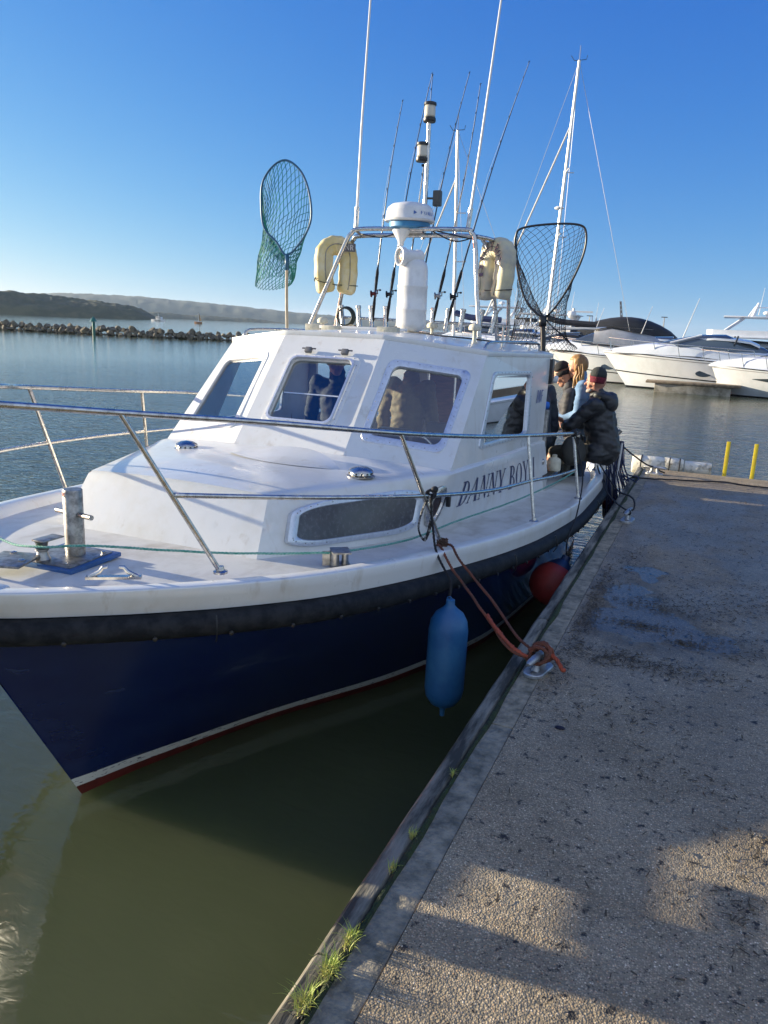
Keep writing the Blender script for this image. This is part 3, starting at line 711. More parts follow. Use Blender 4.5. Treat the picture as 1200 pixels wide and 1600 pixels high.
# long tinted side light
def uv_of(y): return (y-3.47)/(7.6-3.47)
u_c, v_c, hu, hv = .165, .50, .117, .265
def ring_on(fn, P_out, P_in, off_o, off_i):
    mb = MB(); rows = []
    for P, of in ((P_out, 0), (P_out, off_o*.8), ([(lerp(a[0], b[0], .12), lerp(a[1], b[1], .12)) for a, b in zip(P_out, P_in)], off_o), ([(lerp(a[0], b[0], .85), lerp(a[1], b[1], .85)) for a, b in zip(P_out, P_in)], off_o), (P_in, off_i)):
        rows.append([fn(x, y, of) for x, y in P])
    mb.grid(rows, closed=True); return mb
P_in = rrect(1, 1, .62, 7); P_out = P_in
wq = [tside(u_c-hu, v_c-hv), tside(u_c+hu, v_c-hv-.02), tside(u_c+hu, v_c+hv), tside(u_c-hu, v_c+hv)]
wn_ = (wq[1]-wq[0]).cross(wq[3]-wq[0]).normalized(); wn_ = wn_ if wn_.x > 0 else -wn_
fn = lambda x, y, of: wq[0]*(1-x)*(1-y)/4+wq[1]*(1+x)*(1-y)/4+wq[2]*(1+x)*(1+y)/4+wq[3]*(1-x)*(1+y)/4+wn_*(of+.018 if of else 0)
po = rrect(1.10, 1.32, .60, 7); pi_ = rrect(.97, .98, .46, 7)
fw_ = ring_on(fn, po, pi_, .016, .009).build('side_window', alu, boat, smooth=40)
mb = MB(); c_ = fn(0, 0, .010)
rows = [[fn(x*s_, y*s_, .010) for x, y in pi_] for s_ in (1, .75, .5, .25)]; mb.grid(rows, closed=True); mb.face(rows[-1])
mb.build('pane', mat('smoked_acrylic', (.035,.035,.045), .16, spec=.7, col2=(.07,.07,.085), vs=38, detail=10, rvar=.2), fw_, smooth=180)
mb = MB()
for k in range(22):
    x, y = rrect(1.035, 1.18, .52, 7)[int(k*32/22) % 32]; mb.ball(fn(x, y, .017), .004, 1)
mb.build('screw', steel_d, fw_)
# round opening vent beside the name
pc = (.335, .50)
fn2 = lambda x, y, of: tside(pc[0]+.021*x, pc[1]+.30*y, of)
cir = [(math.cos(2*math.pi*k/28), math.sin(2*math.pi*k/28)) for k in range(28)]
pf = ring_on(fn2, [(x*1.15, y*1.15) for x, y in cir], [(x*.68, y*.68) for x, y in cir], .020, .004).build('porthole', steel, boat, smooth=50)
mb = MB(); mb.face([fn2(x*.68, y*.68, .006) for x, y in cir]); mb.build('pane', mat('brown_port', (.03,.015,.012), .1), pf)
mb = MB(); mb.box(tside(.371, .55, .022), (.03,.03,.075), bev=.005); mb.build('hinge', black, pf)
# mushroom vents, low moulding and fairing on the coachroof
def vent(x, y, z):
    q = MB(); q.lathe([(.092,0),(.092,.008),(.074,.016),(.070,.030),(.082,.034),(.074,.046),(.045,.060),(.012,.066),(.001,.067)], (x, y, z), seg=28)
    v_ = q.build('deck_vent', steel, boat, smooth=40)
    q = MB()
    for k in range(12): a = 2*math.pi*k/12; q.ball((x+.073*math.cos(a), y+.073*math.sin(a), z+.023), (.009,.009,.006), 1)
    q.build('vent_slot', black, v_)
vent(-2.0, 4.38, .665); vent(-3.48, 4.55, .668)
def rooftop(x, y):       # height of the coachroof top
    u_ = max(0, min(1, (y-3.57)/(7.6-3.57))); p = tr_side(u_, 1); u2 = min(1, abs(x-X0)/max(.1, p.x-.034)); return p.z+.021+.058*(1-u2*u2)
mb = MB(); top_ = []; lip = []
for i in range(29):      # crescent-shaped air scoop moulded into the roof
    u = -1+i/14; x = -2.60+u*.42; hh = .055*(1-abs(u)**2.2)*(1.0+.15*u); yb_ = 4.64-.20*u*u
    top_.append([(x, lerp(yb_-.36*(1-u*u)-.02, yb_, v), rooftop(x, lerp(yb_-.36, yb_, v))+.003+hh*v**1.6) for v in [k/8 for k in range(9)]]+[(x, yb_+.012, rooftop(x, yb_)-.01)])
mb.grid(top_); mb.build('roof_scoop', white, boat, smooth=50)

# ---------------- wheelhouse
def pt(x, y, z): return Vector((X0+x, y, z))
C = {}
for s in (1, -1):
    C['b0', s] = pt(.46*s, 4.88, .695); C['b1', s] = pt(1.215*s, 5.03, .628); C['b2', s] = pt(1.33*s, 7.58, .555)
    C['t0', s] = pt(.44*s, 5.60, 1.515); C['t1', s] = pt(1.17*s, 5.93, 1.425); C['t2', s] = pt(1.33*s, 7.62, 1.385)
wh = empty('wheelhouse', (X0, 6.4, .6)); wh.parent = boat; wh.location = Vector((X0, 6.4, .6))-Vector(boat['wl'])
def panel(name, bl, br, tr, tl, wins, thick=.035):
    # wins: (u0,u1,v0,v1,top_u0,top_u1,radius)
    f = lambda u, v, o=0: (bl*(1-u)*(1-v)+br*u*(1-v)+tr*u*v+tl*(1-u)*v)+N_*o
    N_ = (br-bl).cross(tl-bl).normalized()
    loops = []
    for (a0, a1, v0, v1, b0, b1, rad_) in wins:
        L = []
        for x, y in rrect(1, 1, rad_, 5):
            u_ = (x+1)/2; v_ = (y+1)/2; uu_ = lerp(lerp(a0, a1, u_), lerp(b0, b1, u_), v_); L.append((uu_, lerp(v0, v1, v_)))
        loops.append(L)
    bm = bmesh.new()
    for off in (0, -thick):
        vs = []; es = []
        def loop(P):
            V = [bm.verts.new(f(u, v, off)) for u, v in P]
            for i in range(len(V)): es.append(bm.edges.new((V[i], V[(i+1) % len(V)])))
        loop([(0,0),(1,0),(1,1),(0,1)])
        for L in loops: loop(L)
        bmesh.ops.triangle_fill(bm, use_beauty=True, use_dissolve=False, edges=es)
    q = MB(); q.bm.free(); q.bm = bm
    for L in loops: q.grid([[f(u, v, 0) for u, v in L], [f(u, v, -thick) for u, v in L]], closed=True)
    wall = q.build(name, white, wh, smooth=0)
    for wi, L in enumerate(loops):
        cu = sum(p[0] for p in L)/len(L); cv = sum(p[1] for p in L)/len(L)
        # frame ring
        sc = lambda s_: [(cu+(p[0]-cu)*s_, cv+(p[1]-cv)*s_) for p in L]
        q = MB(); wd = .052/((tr-tl).length*(max(p[0] for p in L)-min(p[0] for p in L))*.5)
        rows = [[f(u, v, 0) for u, v in sc(1+wd)], [f(u, v, .008) for u, v in sc(1+wd*.9)], [f(u, v, .010) for u, v in sc(1+wd*.25)], [f(u, v, .007) for u, v in sc(.99)], [f(u, v, -.02) for u, v in sc(.985)]]
        q.grid(rows, closed=True); frm = q.build('window', alu if 'front' not in name else plastic_w, wh, smooth=40)
        q = MB(); q.face([f(u, v, -.012) for u, v in sc(.995)]); q.build('pane', cabin_glass, frm, smooth=0)
        q = MB(); R_ = [(f(u, v, .009)) for u, v in sc(1+wd*.6)]; R2 = resample(R_+[R_[0]], .085)
        for p in R2[:-1]: q.ball(p, .0042, 1)
        q.build('screw', steel_d, frm)
    return f
fc = panel('front_wall', C['b0',-1], C['b0',1], C['t0',1], C['t0',-1], [(.20,.78,.23,.765,.20,.80,.22)])
fp = panel('port_angled_wall', C['b0',1], C['b1',1], C['t1',1], C['t0',1], [(.15,.83,.18,.775,.17,.85,.2)])
fs = panel('front_starboard_wall', C['b1',-1], C['b0',-1], C['t0',-1], C['t1',-1], [(.17,.85,.18,.775,.15,.83,.2)])
fps = panel('port_side_wall', C['b1',1], C['b2',1], C['t2',1], C['t1',1], [(.22,.74,.16,.80,.17,.68,.14)])
fss = panel('starboard_side_wall', C['b2',-1], C['b1',-1], C['t1',-1], C['t2',-1], [(.26,.78,.16,.80,.32,.83,.14)])
# opening front light: raised hatch frame with two hinges
mb = MB()
L = [(lerp(lerp(.20,.78,(x+1)/2), lerp(.20,.80,(x+1)/2), (y+1)/2), lerp(.23,.765,(y+1)/2)) for x, y in rrect(1,1,.22,6)]
cu, cv = .495, .4975
sc = lambda s_: [(cu+(p[0]-cu)*s_, cv+(p[1]-cv)*s_) for p in L]
mb.grid([[fc(u, v, .010) for u, v in sc(1.07)], [fc(u, v, .028) for u, v in sc(1.06)], [fc(u, v, .030) for u, v in sc(1.005)], [fc(u, v, .014) for u, v in sc(.995)]], closed=True)
hf = mb.build('hatch_frame', alu, wh, smooth=40)
for u in (.33, .69):
    p = fc(u, .83, .03); q = MB(); q.box(p, (.055,.030,.045), rot=Matrix.Rotation(R(-38), 4, 'X'), bev=.006); q.tube([p+Vector((-.06,.008,.012)), p+Vector((.06,.008,.012))], .006, 8)
    q.build('hinge', mat('grey_hinge', (.12,.12,.125), .5), hf)
mb = MB(); mb.tube([fc(.24,.47,-.015), fc(.76,.47,-.015)], .007, 8); mb.build('stay_bar', alu, hf)
# aft bulkhead with varnished door frame, closed on the starboard side
bk = panel('aft_bulkhead', pt(1.32,7.575,-.40), pt(-1.32,7.575,-.40), pt(-1.30,7.60,1.375), pt(1.30,7.60,1.375), [])
[bpy.data.objects.remove(o) for o in list(wh.children) if o.name.startswith('aft_bulkhead')]
mb = MB(); mb.box((X0-.48, 7.58, .12), (1.64,.04,1.06)); mb.box((X0-1.25, 7.58, .98), (.10,.04,.66)); mb.box((X0-.48, 7.58, 1.325), (1.64,.04,.07)); mb.box((X0+.05, 7.56, .98), (.10,.05,.66)); mb.box((X0+1.27, 7.58, .47), (.10,.04,1.76)); mb.box((X0+.85, 7.58, 1.33), (.80,.04,.06)); mb.build('aft_wall', cab_cream, wh)
mb = MB()
mb.box((X0+.46, 7.54, .48), (.075,.06,1.74)); mb.box((X0+1.20, 7.54, .48), (.06,.06,1.74)); mb.box((X0+.85, 7.54, 1.31), (.66,.06,.06)); mb.build('door_frame', wood, wh, bevel=.004)
mb = MB(); mb.box((X0+.27, 7.52, .45), (.26,.035,1.7)); mb.build('sliding_door', wood, wh, bevel=.003)
mb = MB(); mb.box((X0+1.345, 7.615, .62), (.035,.055,.50), bev=.004); mb.build('door_track', steel_d, wh)
mb = MB(); mb.box((X0+1.31, 7.66, 1.24), (.10,.10,.24), bev=.006); mb.build('deck_light', black, wh)
mb = MB(); mb.lathe([(.035,0),(.038,.02),(.03,.035),(.002,.04)], (X0+1.375, 7.66, 1.17), (1,0,-.2), 14); mb.build('loudspeaker', plastic_w, wh)
# cabin interior
mb = MB(); mb.box((X0, 6.4, -.32), (2.4, 2.4, .04)); mb.build('cabin_sole', mat('cabin_sole', (.12,.10,.08), .7), wh)
mb = MB()
for s in (1, -1):
    mb.grid([[(X0+s*h, y, z) for y, h in ((4.9,1.0), (5.6,1.1), (7.5,1.18))] for z in (-.32, .535)])
mb.box((X0, 4.88, .13), (1.98,.03,.85)); mb.build('cabin_lining', cab_cream, wh)
mb = MB(); mb.box((X0+.78, 5.42, .655), (.78,.55,.03)); mb.box((X0+.76, 5.22, .70), (.80,.03,.07)); mb.box((X0+.74,5.58,.3), (.72,.04,.66)); mb.build('dashboard', wood, wh, bevel=.006)
mb = MB(); mb.box((X0-.45, 5.50, .63), (1.2,.6,.03)); mb.build('chart_shelf', cab_cream, wh, bevel=.006)
mb = MB(); mb.box((X0+.62, 5.45, .76), (.26,.10,.17), bev=.012); mb.box((X0+.25, 5.47, .74), (.18,.09,.13), bev=.01); mb.build('chart_plotter', black, wh)
mb = MB(); mb.tube([(X0+.70+.17*math.cos(a), 5.70, .60+.17*math.sin(a)) for a in [2*math.pi*k/28 for k in range(28)]], .012, 8, closed=True)
for k in range(3): a = 2*math.pi*k/3+.5; mb.tube([(X0+.70, 5.68, .60), (X0+.70+.17*math.cos(a), 5.70, .60+.17*math.sin(a))], .008, 6)
mb.build('steering_wheel', steel, wh)
mb = MB(); mb.box((X0+.66, 6.45, .25), (.44,.42,.10), bev=.03); mb.box((X0+.66, 6.66, .52), (.44,.09,.50), bev=.03); mb.tube([(X0+.66,6.45,.2), (X0+.66,6.45,-.3)], .04, 10); mb.build('helm_seat', mat('seat_vinyl', (.05,.055,.07), .5), wh)
mb = MB(); mb.box((X0-.85, 6.75, .05), (.55,1.3,.36), bev=.03); mb.build('bench', mat('bench_vinyl', (.25,.24,.22), .6), wh)
# roof
mb = MB(); RO = []
def roofpt(u, v, dz=0):
    # v 0 front..1 aft ; u -1..1
    if v < .18:
        t = v/.18; h = lerp(.44, 1.17, t); y = lerp(5.60, 5.93, t); ze = lerp(1.515, 1.425, t)
    else:
        t = (v-.18)/.82; h = lerp(1.17, 1.33, t); y = lerp(5.93, 7.70, t); ze = lerp(1.425, 1.385, t)
    cr_ = (1.515+.035*min(1, v*3)-.03*v)
    return Vector((X0+u*(h+.012), y-.012*(1-v), ze+(cr_-ze)*(1-abs(u)**2.2)+.012+dz))
vs_ = [0,.06,.12,.18,.25,.35,.45,.55,.65,.75,.85,.93,1]
us = [k/12-1 for k in range(25)]
top = [[roofpt(u, v, .012) for u in us] for v in vs_]; bot = [[roofpt(u, v, -.028) for u in us] for v in vs_]
mb.grid(top); mb.grid(bot); ring = lambda G: G[0]+[r[-1] for r in G[1:]]+G[-1][::-1][1:]+[r[0] for r in G[::-1][1:-1]]
mb.grid([ring(top), ring(bot)], closed=True)
roof = mb.build('wheelhouse_roof', white, boat, smooth=50, bevel=.006)
def rz(x, y): return 1.535-.03*(y-5.6)/2-.10*abs((x-X0)/1.25)**2.2*(1 if True else 0)+.012
# ---------------- lettering
def stroke_letter(ch):
    T, t = .17, .06
    q = lambda *p: list(p)
    P = []
    def serif(x, y, w_=.17, h_=.04): P.append([(x-w_, y-h_/2), (x+w_, y-h_/2), (x+w_, y+h_/2), (x-w_, y+h_/2)])
    def bowl(cx, y0, y1, rx, a0, a1, t0=.05, t1=.15, n=14):
        cy = (y0+y1)/2; ry = (y1-y0)/2
        for k in range(n):
            A, B = R(lerp(a0, a1, k/n)), R(lerp(a0, a1, (k+1)/n))
            def pr(a): th = t0+(t1-t0)*abs(math.cos(a)); return ((cx+rx*math.cos(a), cy+ry*math.sin(a)), (cx+(rx-th)*math.cos(a), cy+(ry-max(.035, t0*.8))*math.sin(a)))
            a_, b_ = pr(A), pr(B); P.append([a_[0], b_[0], b_[1], a_[1]])
    if ch == 'D': P += [[(.10,0),(.10+T,0),(.10+T,1),(.10,1)]]; serif(.15,.02); serif(.15,.98); bowl(.22,0,1,.50,-90,90); w_ = .74
    elif ch == 'A':
        P += [[(.02,0),(.08,0),(.40,1),(.34,1)], [(.32,1),(.46,1),(.80,0),(.62,0)], [(.18,.30),(.56,.30),(.56,.36),(.20,.36)]]; serif(.05,.02,.10); serif(.70,.02,.14); w_ = .80
    elif ch == 'N':
        P += [[(.12,0),(.17,0),(.17,1),(.12,1)], [(.10,1),(.25,1),(.70,0),(.62,0)], [(.64,0),(.69,0),(.69,1),(.64,1)]]; serif(.14,.02,.10); serif(.10,.98,.09); serif(.66,.98,.10); w_ = .76
    elif ch == 'Y':
        P += [[(.02,1),(.18,1),(.42,.46),(.34,.42)], [(.64,1),(.70,1),(.44,.46),(.38,.46)], [(.31,0),(.47,0),(.47,.5),(.31,.5)]]; serif(.10,.98,.13); serif(.66,.98,.10); serif(.39,.02,.14); w_ = .74
    elif ch == 'B': P += [[(.10,0),(.10+T,0),(.10+T,1),(.10,1)]]; serif(.15,.02); serif(.15,.98); bowl(.24,.50,1,.36,-90,90,.05,.14); bowl(.24,0,.54,.42,-90,90,.05,.14); w_ = .68
    elif ch == 'O': bowl(.40,0,1,.37,0,360,.05,.15,26); w_ = .80
    elif ch == 'I': P += [[(.10,0),(.27,0),(.27,1),(.10,1)]]; serif(.185,.02,.14); serif(.185,.98,.14); w_ = .36
    elif ch == 'F': P += [[(.10,0),(.24,0),(.24,1),(.10,1)], [(.1,.9),(.6,.9),(.6,1),(.1,1)], [(.1,.48),(.5,.48),(.5,.58),(.1,.58)]]; w_ = .66
    elif ch == 'U': P += [[(.08,.3),(.2,.3),(.2,1),(.08,1)], [(.55,.3),(.67,.3),(.67,1),(.55,1)]]; bowl(.375,0,.6,.295,180,360,.1,.12); w_ = .75
    elif ch == 'R': P += [[(.10,0),(.24,0),(.24,1),(.10,1)], [(.30,.5),(.42,.5),(.66,0),(.50,0)]]; bowl(.24,.45,1,.36,-90,90,.09,.13); w_ = .68
    else: w_ = .32
    return P, w_
def letters(txt, fn_, mb, squeeze=1.0):
    x = 0; items = []
    for ch in txt:
        P, w_ = stroke_letter(ch)
        for poly in P: items.append([(x+a*squeeze, b) for a, b in poly])
        x += (w_+.08)*squeeze
    for poly in items:
        mb.face([fn_(a/x, b) for a, b in poly])
    return mb
ink = mat('navy_lettering', (.012,.022,.10), .35)
nu0, nu1 = (5.22-3.4)/4.2, (6.95-3.4)/4.2
mb = MB(); letters('DANNY BOY', lambda a, b: tside(lerp(nu0, nu1, a), lerp(.36, .79, b), .003), mb, .9)
nu2, nu3 = (7.08-3.4)/4.2, (7.16-3.4)/4.2
letters('I', lambda a, b: tside(lerp(nu2, nu3, a), lerp(.40, .79, b), .003), mb)
mb.build('name_lettering', ink, boat, smooth=0)
mb = MB(); letters('DBF', lambda a, b: fps(lerp(.83,.93,a), lerp(.48,.62,b), .003), mb)
mb.build('logo', mat('logo_blue', (.01,.06,.30), .4), wh, smooth=0)
mb = MB(); p = tside(.965, .62, .0); mb.lathe([(.030,0),(.030,.006),(.022,.014),(.001,.016)], p, (1,0,0), 18); mb.build('side_cleat_boss', steel, boat)

# ---------------- rails
def stanchion(a, b, foot=True, r=.0125):
    q = MB(); q.tube([a, b], r, 12); o = q.build('stanchion', steel, boat)
    q = MB(); q.lathe([(.035,-.004),(.035,.006),(.02,.012),(.016,.03)], a, (0,0,1), 16); q.build('stanchion_foot', steel, o)
TR_P = [(X0,1.42,1.31),(X0+.15,1.60,1.295),(-2.52,2.0,1.265),(-2.29,2.55,1.20),(-1.95,3.2,1.125),(-1.55,3.9,1.035),(-1.34,4.8,.935),(-1.22,5.64,.86),(-1.13,6.4,.795),(-1.09,6.86,.755),(-1.10,6.93,.748)]
TR_S = [(X0,1.42,1.31),(X0-.15,1.60,1.295),(-3.14,2.2,1.26),(-3.5,3.0,1.205),(-3.84,3.5,1.15),(-4.17,4.9,1.02),(-4.32,5.7,.952),(-4.48,7.0,.82)]
mb = MB(); mb.tube(spline(TR_P, 8), .0145, 12); mb.build('top_rail', steel, boat, smooth=180)
mb = MB(); mb.tube(spline(TR_S, 8), .0145, 12); mb.build('top_rail', steel, boat, smooth=180)
MR_P = [(-2.165,2.735,.825),(-1.8,3.35,.745),(-1.47,4.05,.665),(-1.27,4.8,.585),(-1.165,5.6,.53),(-1.09,6.2,.48),(-1.045,6.88,.43)]
MR_S = [(-3.0,1.75,.90),(-3.45,2.6,.86),(-3.95,3.75,.77),(-4.28,4.9,.68),(-4.48,5.9,.60),(-4.60,7.0,.50)]
mb = MB(); mb.tube(spline(MR_P, 8), .0125, 12); mb.build('middle_rail', steel, boat, smooth=180)
mb = MB(); mb.tube(spline(MR_S, 8), .0125, 12); mb.build('middle_rail', steel, boat, smooth=180)
for a, b in (((-2.05,2.92,.43),(-2.29,2.55,1.20)), ((-1.38,4.23,.335),(-1.55,3.9,1.035)), ((-1.11,5.56,.235),(-1.22,5.62,.86)), ((-1.0,6.9,.172),(-1.10,6.93,.748)),
             ((-4.02,3.94,.36),(-3.84,3.5,1.15)), ((-4.50,5.35,.26),(-4.17,4.9,1.02)), ((-4.6,6.9,.17),(-4.48,7.0,.82)), ((-3.25,2.35,.45),(-3.14,2.1,1.265))):
    stanchion(a, b)
# bow roller, anchor
mb = MB(); mb.box((X0, 2.03, .425), (.40,.42,.09), bev=.02); mb.prism([(1.61,.34),(1.61,.395),(1.86,.40),(2.2,.38),(2.2,.24)], (X0,0,0), (0,1,0), (0,0,1), .12); mb.build('bow_platform', white, boat)
mb = MB(); mb.box((X0, 1.90, .478), (.20,.60,.014)); mb.box((X0+.075,1.60,.515), (.010,.34,.08), bev=.004); mb.box((X0-.075,1.60,.515), (.010,.34,.08), bev=.004)
mb.lathe([(.03,-.06),(.022,-.02),(.022,.02),(.03,.06)], (X0,1.50,.50), (1,0,0), 16); mb.build('bow_roller', steel_d, boat)
mb = MB(); mb.box((-2.93, 2.50, .463), (.20,.22,.012), rot=R(18), bev=.003); bp_ = mb.build('bow_plate', steel_d, boat)
for dx, dy in ((-.05,-.07),(.07,.0),(-.06,.07)): q = MB(); q.lathe([(.016,0),(.016,.006),(.004,.010)], (-2.93+dx, 2.50+dy, .469), seg=10); q.build('bolt', steel, bp_)
mb = MB(); mb.box((X0,1.72,.535), (.03,.55,.04), bev=.008)
mb.prism([(0,0),(.03,-.02),(.06,-.12),(.02,-.26),(-.06,-.22),(-.10,-.12),(-.06,-.02)], (X0,1.47,.535), (0,-1,0), (0,0,1), .035)
mb.prism([(-.20,-.05),(0,0),(.20,-.05),(.16,-.16),(0,-.22),(-.16,-.16)], (X0,1.50,.44), (1,0,0), (0,-.25,.97), .02)
mb.build('anchor', mat('galvanised', (.33,.34,.34), .5, metal=.7, var=.3, vs=20), boat, bevel=.003)
# samson post on its plate
zc = decklev(2.77)+.022
mb = MB(); mb.box((-2.845,2.76,zc+.012), (.36,.36,.022), rot=R(3), bev=.003); mb.build('post_pad', blue_board, boat)
mb = MB(); mb.box((-2.845,2.76,zc+.026), (.30,.30,.008), rot=R(3), bev=.002); pl = mb.build('post_plate', steel_d, boat)
mb = MB()
for dx in (-.12,.12):
    for dy in (-.12,.12): q = MB(); q.lathe([(.012,0),(.012,.008),(.004,.010)], (-2.845+dx, 2.76+dy, zc+.030), seg=8); q.build('bolt', steel, pl)
mb = MB(); mb.lathe([(.047,0),(.047,.325),(.044,.330),(.001,.331)], (-2.83,2.80,zc+.030), seg=36); sp_ = mb.build('samson_post', steel_d, boat, smooth=40)
mb = MB(); d = Vector((.95,-.28,.06)).normalized(); mb.tube([Vector((-2.83,2.80,zc+.235))-d*.165, Vector((-2.83,2.80,zc+.235))+d*.165], .013, 12); mb.build('cross_pin', steel_d, sp_)
mb = MB(); mb.lathe([(.035,0),(.038,.012),(.028,.03),(.024,.05),(.032,.056),(.032,.064),(.024,.07),(.03,.095),(.034,.10),(.001,.102)], (-2.87,2.63,zc+.030), seg=24); mb.box((-2.86,2.66,zc+.138), (.075,.13,.008), bev=.002); mb.build('fairlead_drum', steel_d, boat, smooth=40)
# deck bollard (port bow) & mooring chock
mb = MB(); b0 = Vector((-1.73,3.56,decklev(3.56)+.012)); mb.box(b0+Vector((0,0,.005)), (.13,.11,.008), rot=R(-55)); mb.box(b0+Vector((0,0,.085)), (.12,.10,.007), rot=R(-55))
mb.lathe([(.020,0),(.018,.04),(.020,.08)], b0+Vector((.02,.02,.006)), seg=14); mb.lathe([(.026,0),(.026,.08)], b0+Vector((-.025,-.02,.006)), seg=14)
mb.box(b0+Vector((-.045,-.035,.045)), (.006,.08,.08), rot=R(-55)); mb.build('deck_bollard', steel_d, boat)
def chock(x, y, rz_):
    z = sheer(y); q = MB(); M_ = Matrix.Rotation(rz_, 4, 'Z'); T = lambda a, b, c: Vector((x, y, z))+M_@Vector((a, b, c))
    q.sweep([T(-.12,0,.004), T(.12,0,.004)], [(-.018,-.006),(-.018,.006),(.018,.006),(.018,-.006)], (0,0,1))
    q.tube([T(-.105,0,.004), T(-.06,0,.03), T(-.045,0,.05), T(-.025,0,.052)], [.012,.010,.009,.007], 8)
    q.tube([T(.105,0,.004), T(.06,0,.03), T(.045,0,.05), T(.025,0,.052)], [.012,.010,.009,.007], 8)
    q.build('mooring_chock', steel, boat)
chock(-2.37, 2.56, R(32))
# ---------------- roof gear
mb = MB()
zf = 1.545
mb.box((-3.24,6.35,1.565), (.16,.10,.045), bev=.008); mb.build('bracket_base', cream, boat)
for x, y, w_ in ((-3.52,6.55,.15), (-2.62,6.20,.18)):
    q = MB(); q.box((x, y, 1.56), (w_,.10,.075), rot=R(4), bev=.008); q.lathe([(.010,-.002),(.010,.004),(.001,.005)], (x-.02, y-.052, 1.565), (0,-1,0), 8); q.build('roof_block', cream, boat)
mb = MB(); mb.box((-2.98,6.45,1.575), (.85,.06,.028), bev=.006); mb.build('roof_crossbar', plastic_w, boat)
def gps(x, y, h):
    q = MB(); q.lathe([(.022,0),(.020,.02),(.014,h*.5),(.018,h-.02),(.052,h-.012),(.055,h+.01),(.045,h+.03),(.02,h+.042),(.001,h+.044)], (x, y, rz(x, y)), seg=18); q.build('navigation_antenna', cream, boat, smooth=40)
gps(-3.62, 6.9, .13); gps(-1.90, 6.35, .13); gps(-2.62,7.3,.1)
# hoops
A = 6.94
def hoop(P, r=.021): q = MB(); q.tube(spline(P, 6), r, 12); return q.build('arch_tube', steel, boat, smooth=180)
hoop([(-3.79,6.90,1.52),(-3.60,6.95,1.98),(-3.44,6.99,2.36),(-3.385,7.0,2.45),(-3.29,7.0,2.49),(-2.8,7.0,2.487),(-2.26,7.0,2.478),(-2.19,7.0,2.45),(-2.15,7.0,2.37),(-2.09,6.96,1.95),(-2.02,6.92,1.50)])
hoop([(-3.80,7.52,1.52),(-3.66,7.40,1.95),(-3.50,7.25,2.36),(-3.45,7.2,2.42),(-3.36,7.18,2.45),(-2.8,7.16,2.45),(-2.22,7.18,2.44),(-2.13,7.22,2.40),(-2.10,7.26,2.32),(-2.05,7.42,1.90),(-2.02,7.55,1.48)])
hoop([(-2.14,7.02,2.42),(-2.02,7.2,2.40),(-1.94,7.35,2.3),(-1.93,7.5,1.9),(-1.93,7.58,1.46)], .018)
for x in (-3.35, -2.23): q = MB(); q.tube([(x,7.0,2.487),(x,7.17,2.45)], .014, 8); q.build('arch_brace', steel, boat)
mb = MB(); mb.box((-3.445,7.08,2.33), (.13,.012,.075), rot=R(20)); ap = mb.build('arch_plate', mat('grey_plate', (.10,.10,.11), .5), boat)
mb = MB(); letters('NR', lambda a, b: Vector((-3.475+.085*a, 7.052+.031*a, 2.305+.05*b)), mb); mb.build('plate_lettering', mat('pale_ink', (.6,.6,.6), .5), ap, smooth=0)
# rod holder rack
mb = MB(); mb.tube([(-3.72,7.46,1.675), (-2.0,7.46,1.655), (-1.88,7.46,1.65)], .014, 10)
for x in (-3.74,-2.86,-1.95): mb.tube([(x,7.46,1.665),(x,7.46,1.50)], .012, 8)
rack = mb.build('rod_rack', steel, boat)
RX = [-3.66,-3.47,-3.33,-3.175,-3.02,-2.87,-2.68,-2.53,-2.385,-2.20,-2.07]
for i, x in enumerate(RX):
    q = MB(); q.lathe([(.024,0),(.026,.006),(.024,.012),(.024,.195),(.029,.20),(.029,.225),(.022,.227),(.020,.2),(.020,.05),(.001,.04)], (x, 7.44, 1.575), ((x+2.9)*.22,.05,1), 14)
    q.build('rod_holder', steel, rack)
# radar dome
rx, ry, rz0 = -2.83, 7.10, 2.495
mb = MB(); mb.lathe([(.165,0),(.190,.012),(.195,.055),(.17,.06),(.001,.06)], (rx,ry,rz0), seg=40); rd = mb.build('radar', mat('radar_blue', (.04,.22,.46), .45, var=.2), boat, smooth=40)
mb = MB(); mb.lathe([(.19,.058),(.232,.064),(.238,.078),(.228,.088),(.222,.15),(.210,.185),(.175,.215),(.10,.232),(.001,.236)], (rx,ry,rz0), seg=48); dome = mb.build('radome', plastic_w, rd, smooth=40)
def ongirth(a, z, off=.002): q_ = R(a); rad2 = .2265; return Vector((rx+(rad2+off)*math.sin(q_), ry-(rad2+off)*math.cos(q_), rz0+z))
mb = MB(); letters('FURU', lambda a, b: ongirth(lerp(46,88,a), lerp(.112,.140,b)), mb)
mb.face([ongirth(30,.108), ongirth(38,.124), ongirth(30,.142)]); mb.build('radar_lettering', mat('radar_ink', (.05,.13,.40), .4), dome, smooth=0)
mb = MB(); mb.lathe([(.11,-.03),(.13,-.01),(.13,.0)], (rx,ry,rz0), seg=20); mb.lathe([(.025,-.16),(.03,-.12),(.085,-.03),(.085,-.02)], (-2.86,6.98,rz0), seg=14); mb.build('radar_mount', plastic_w, rd)
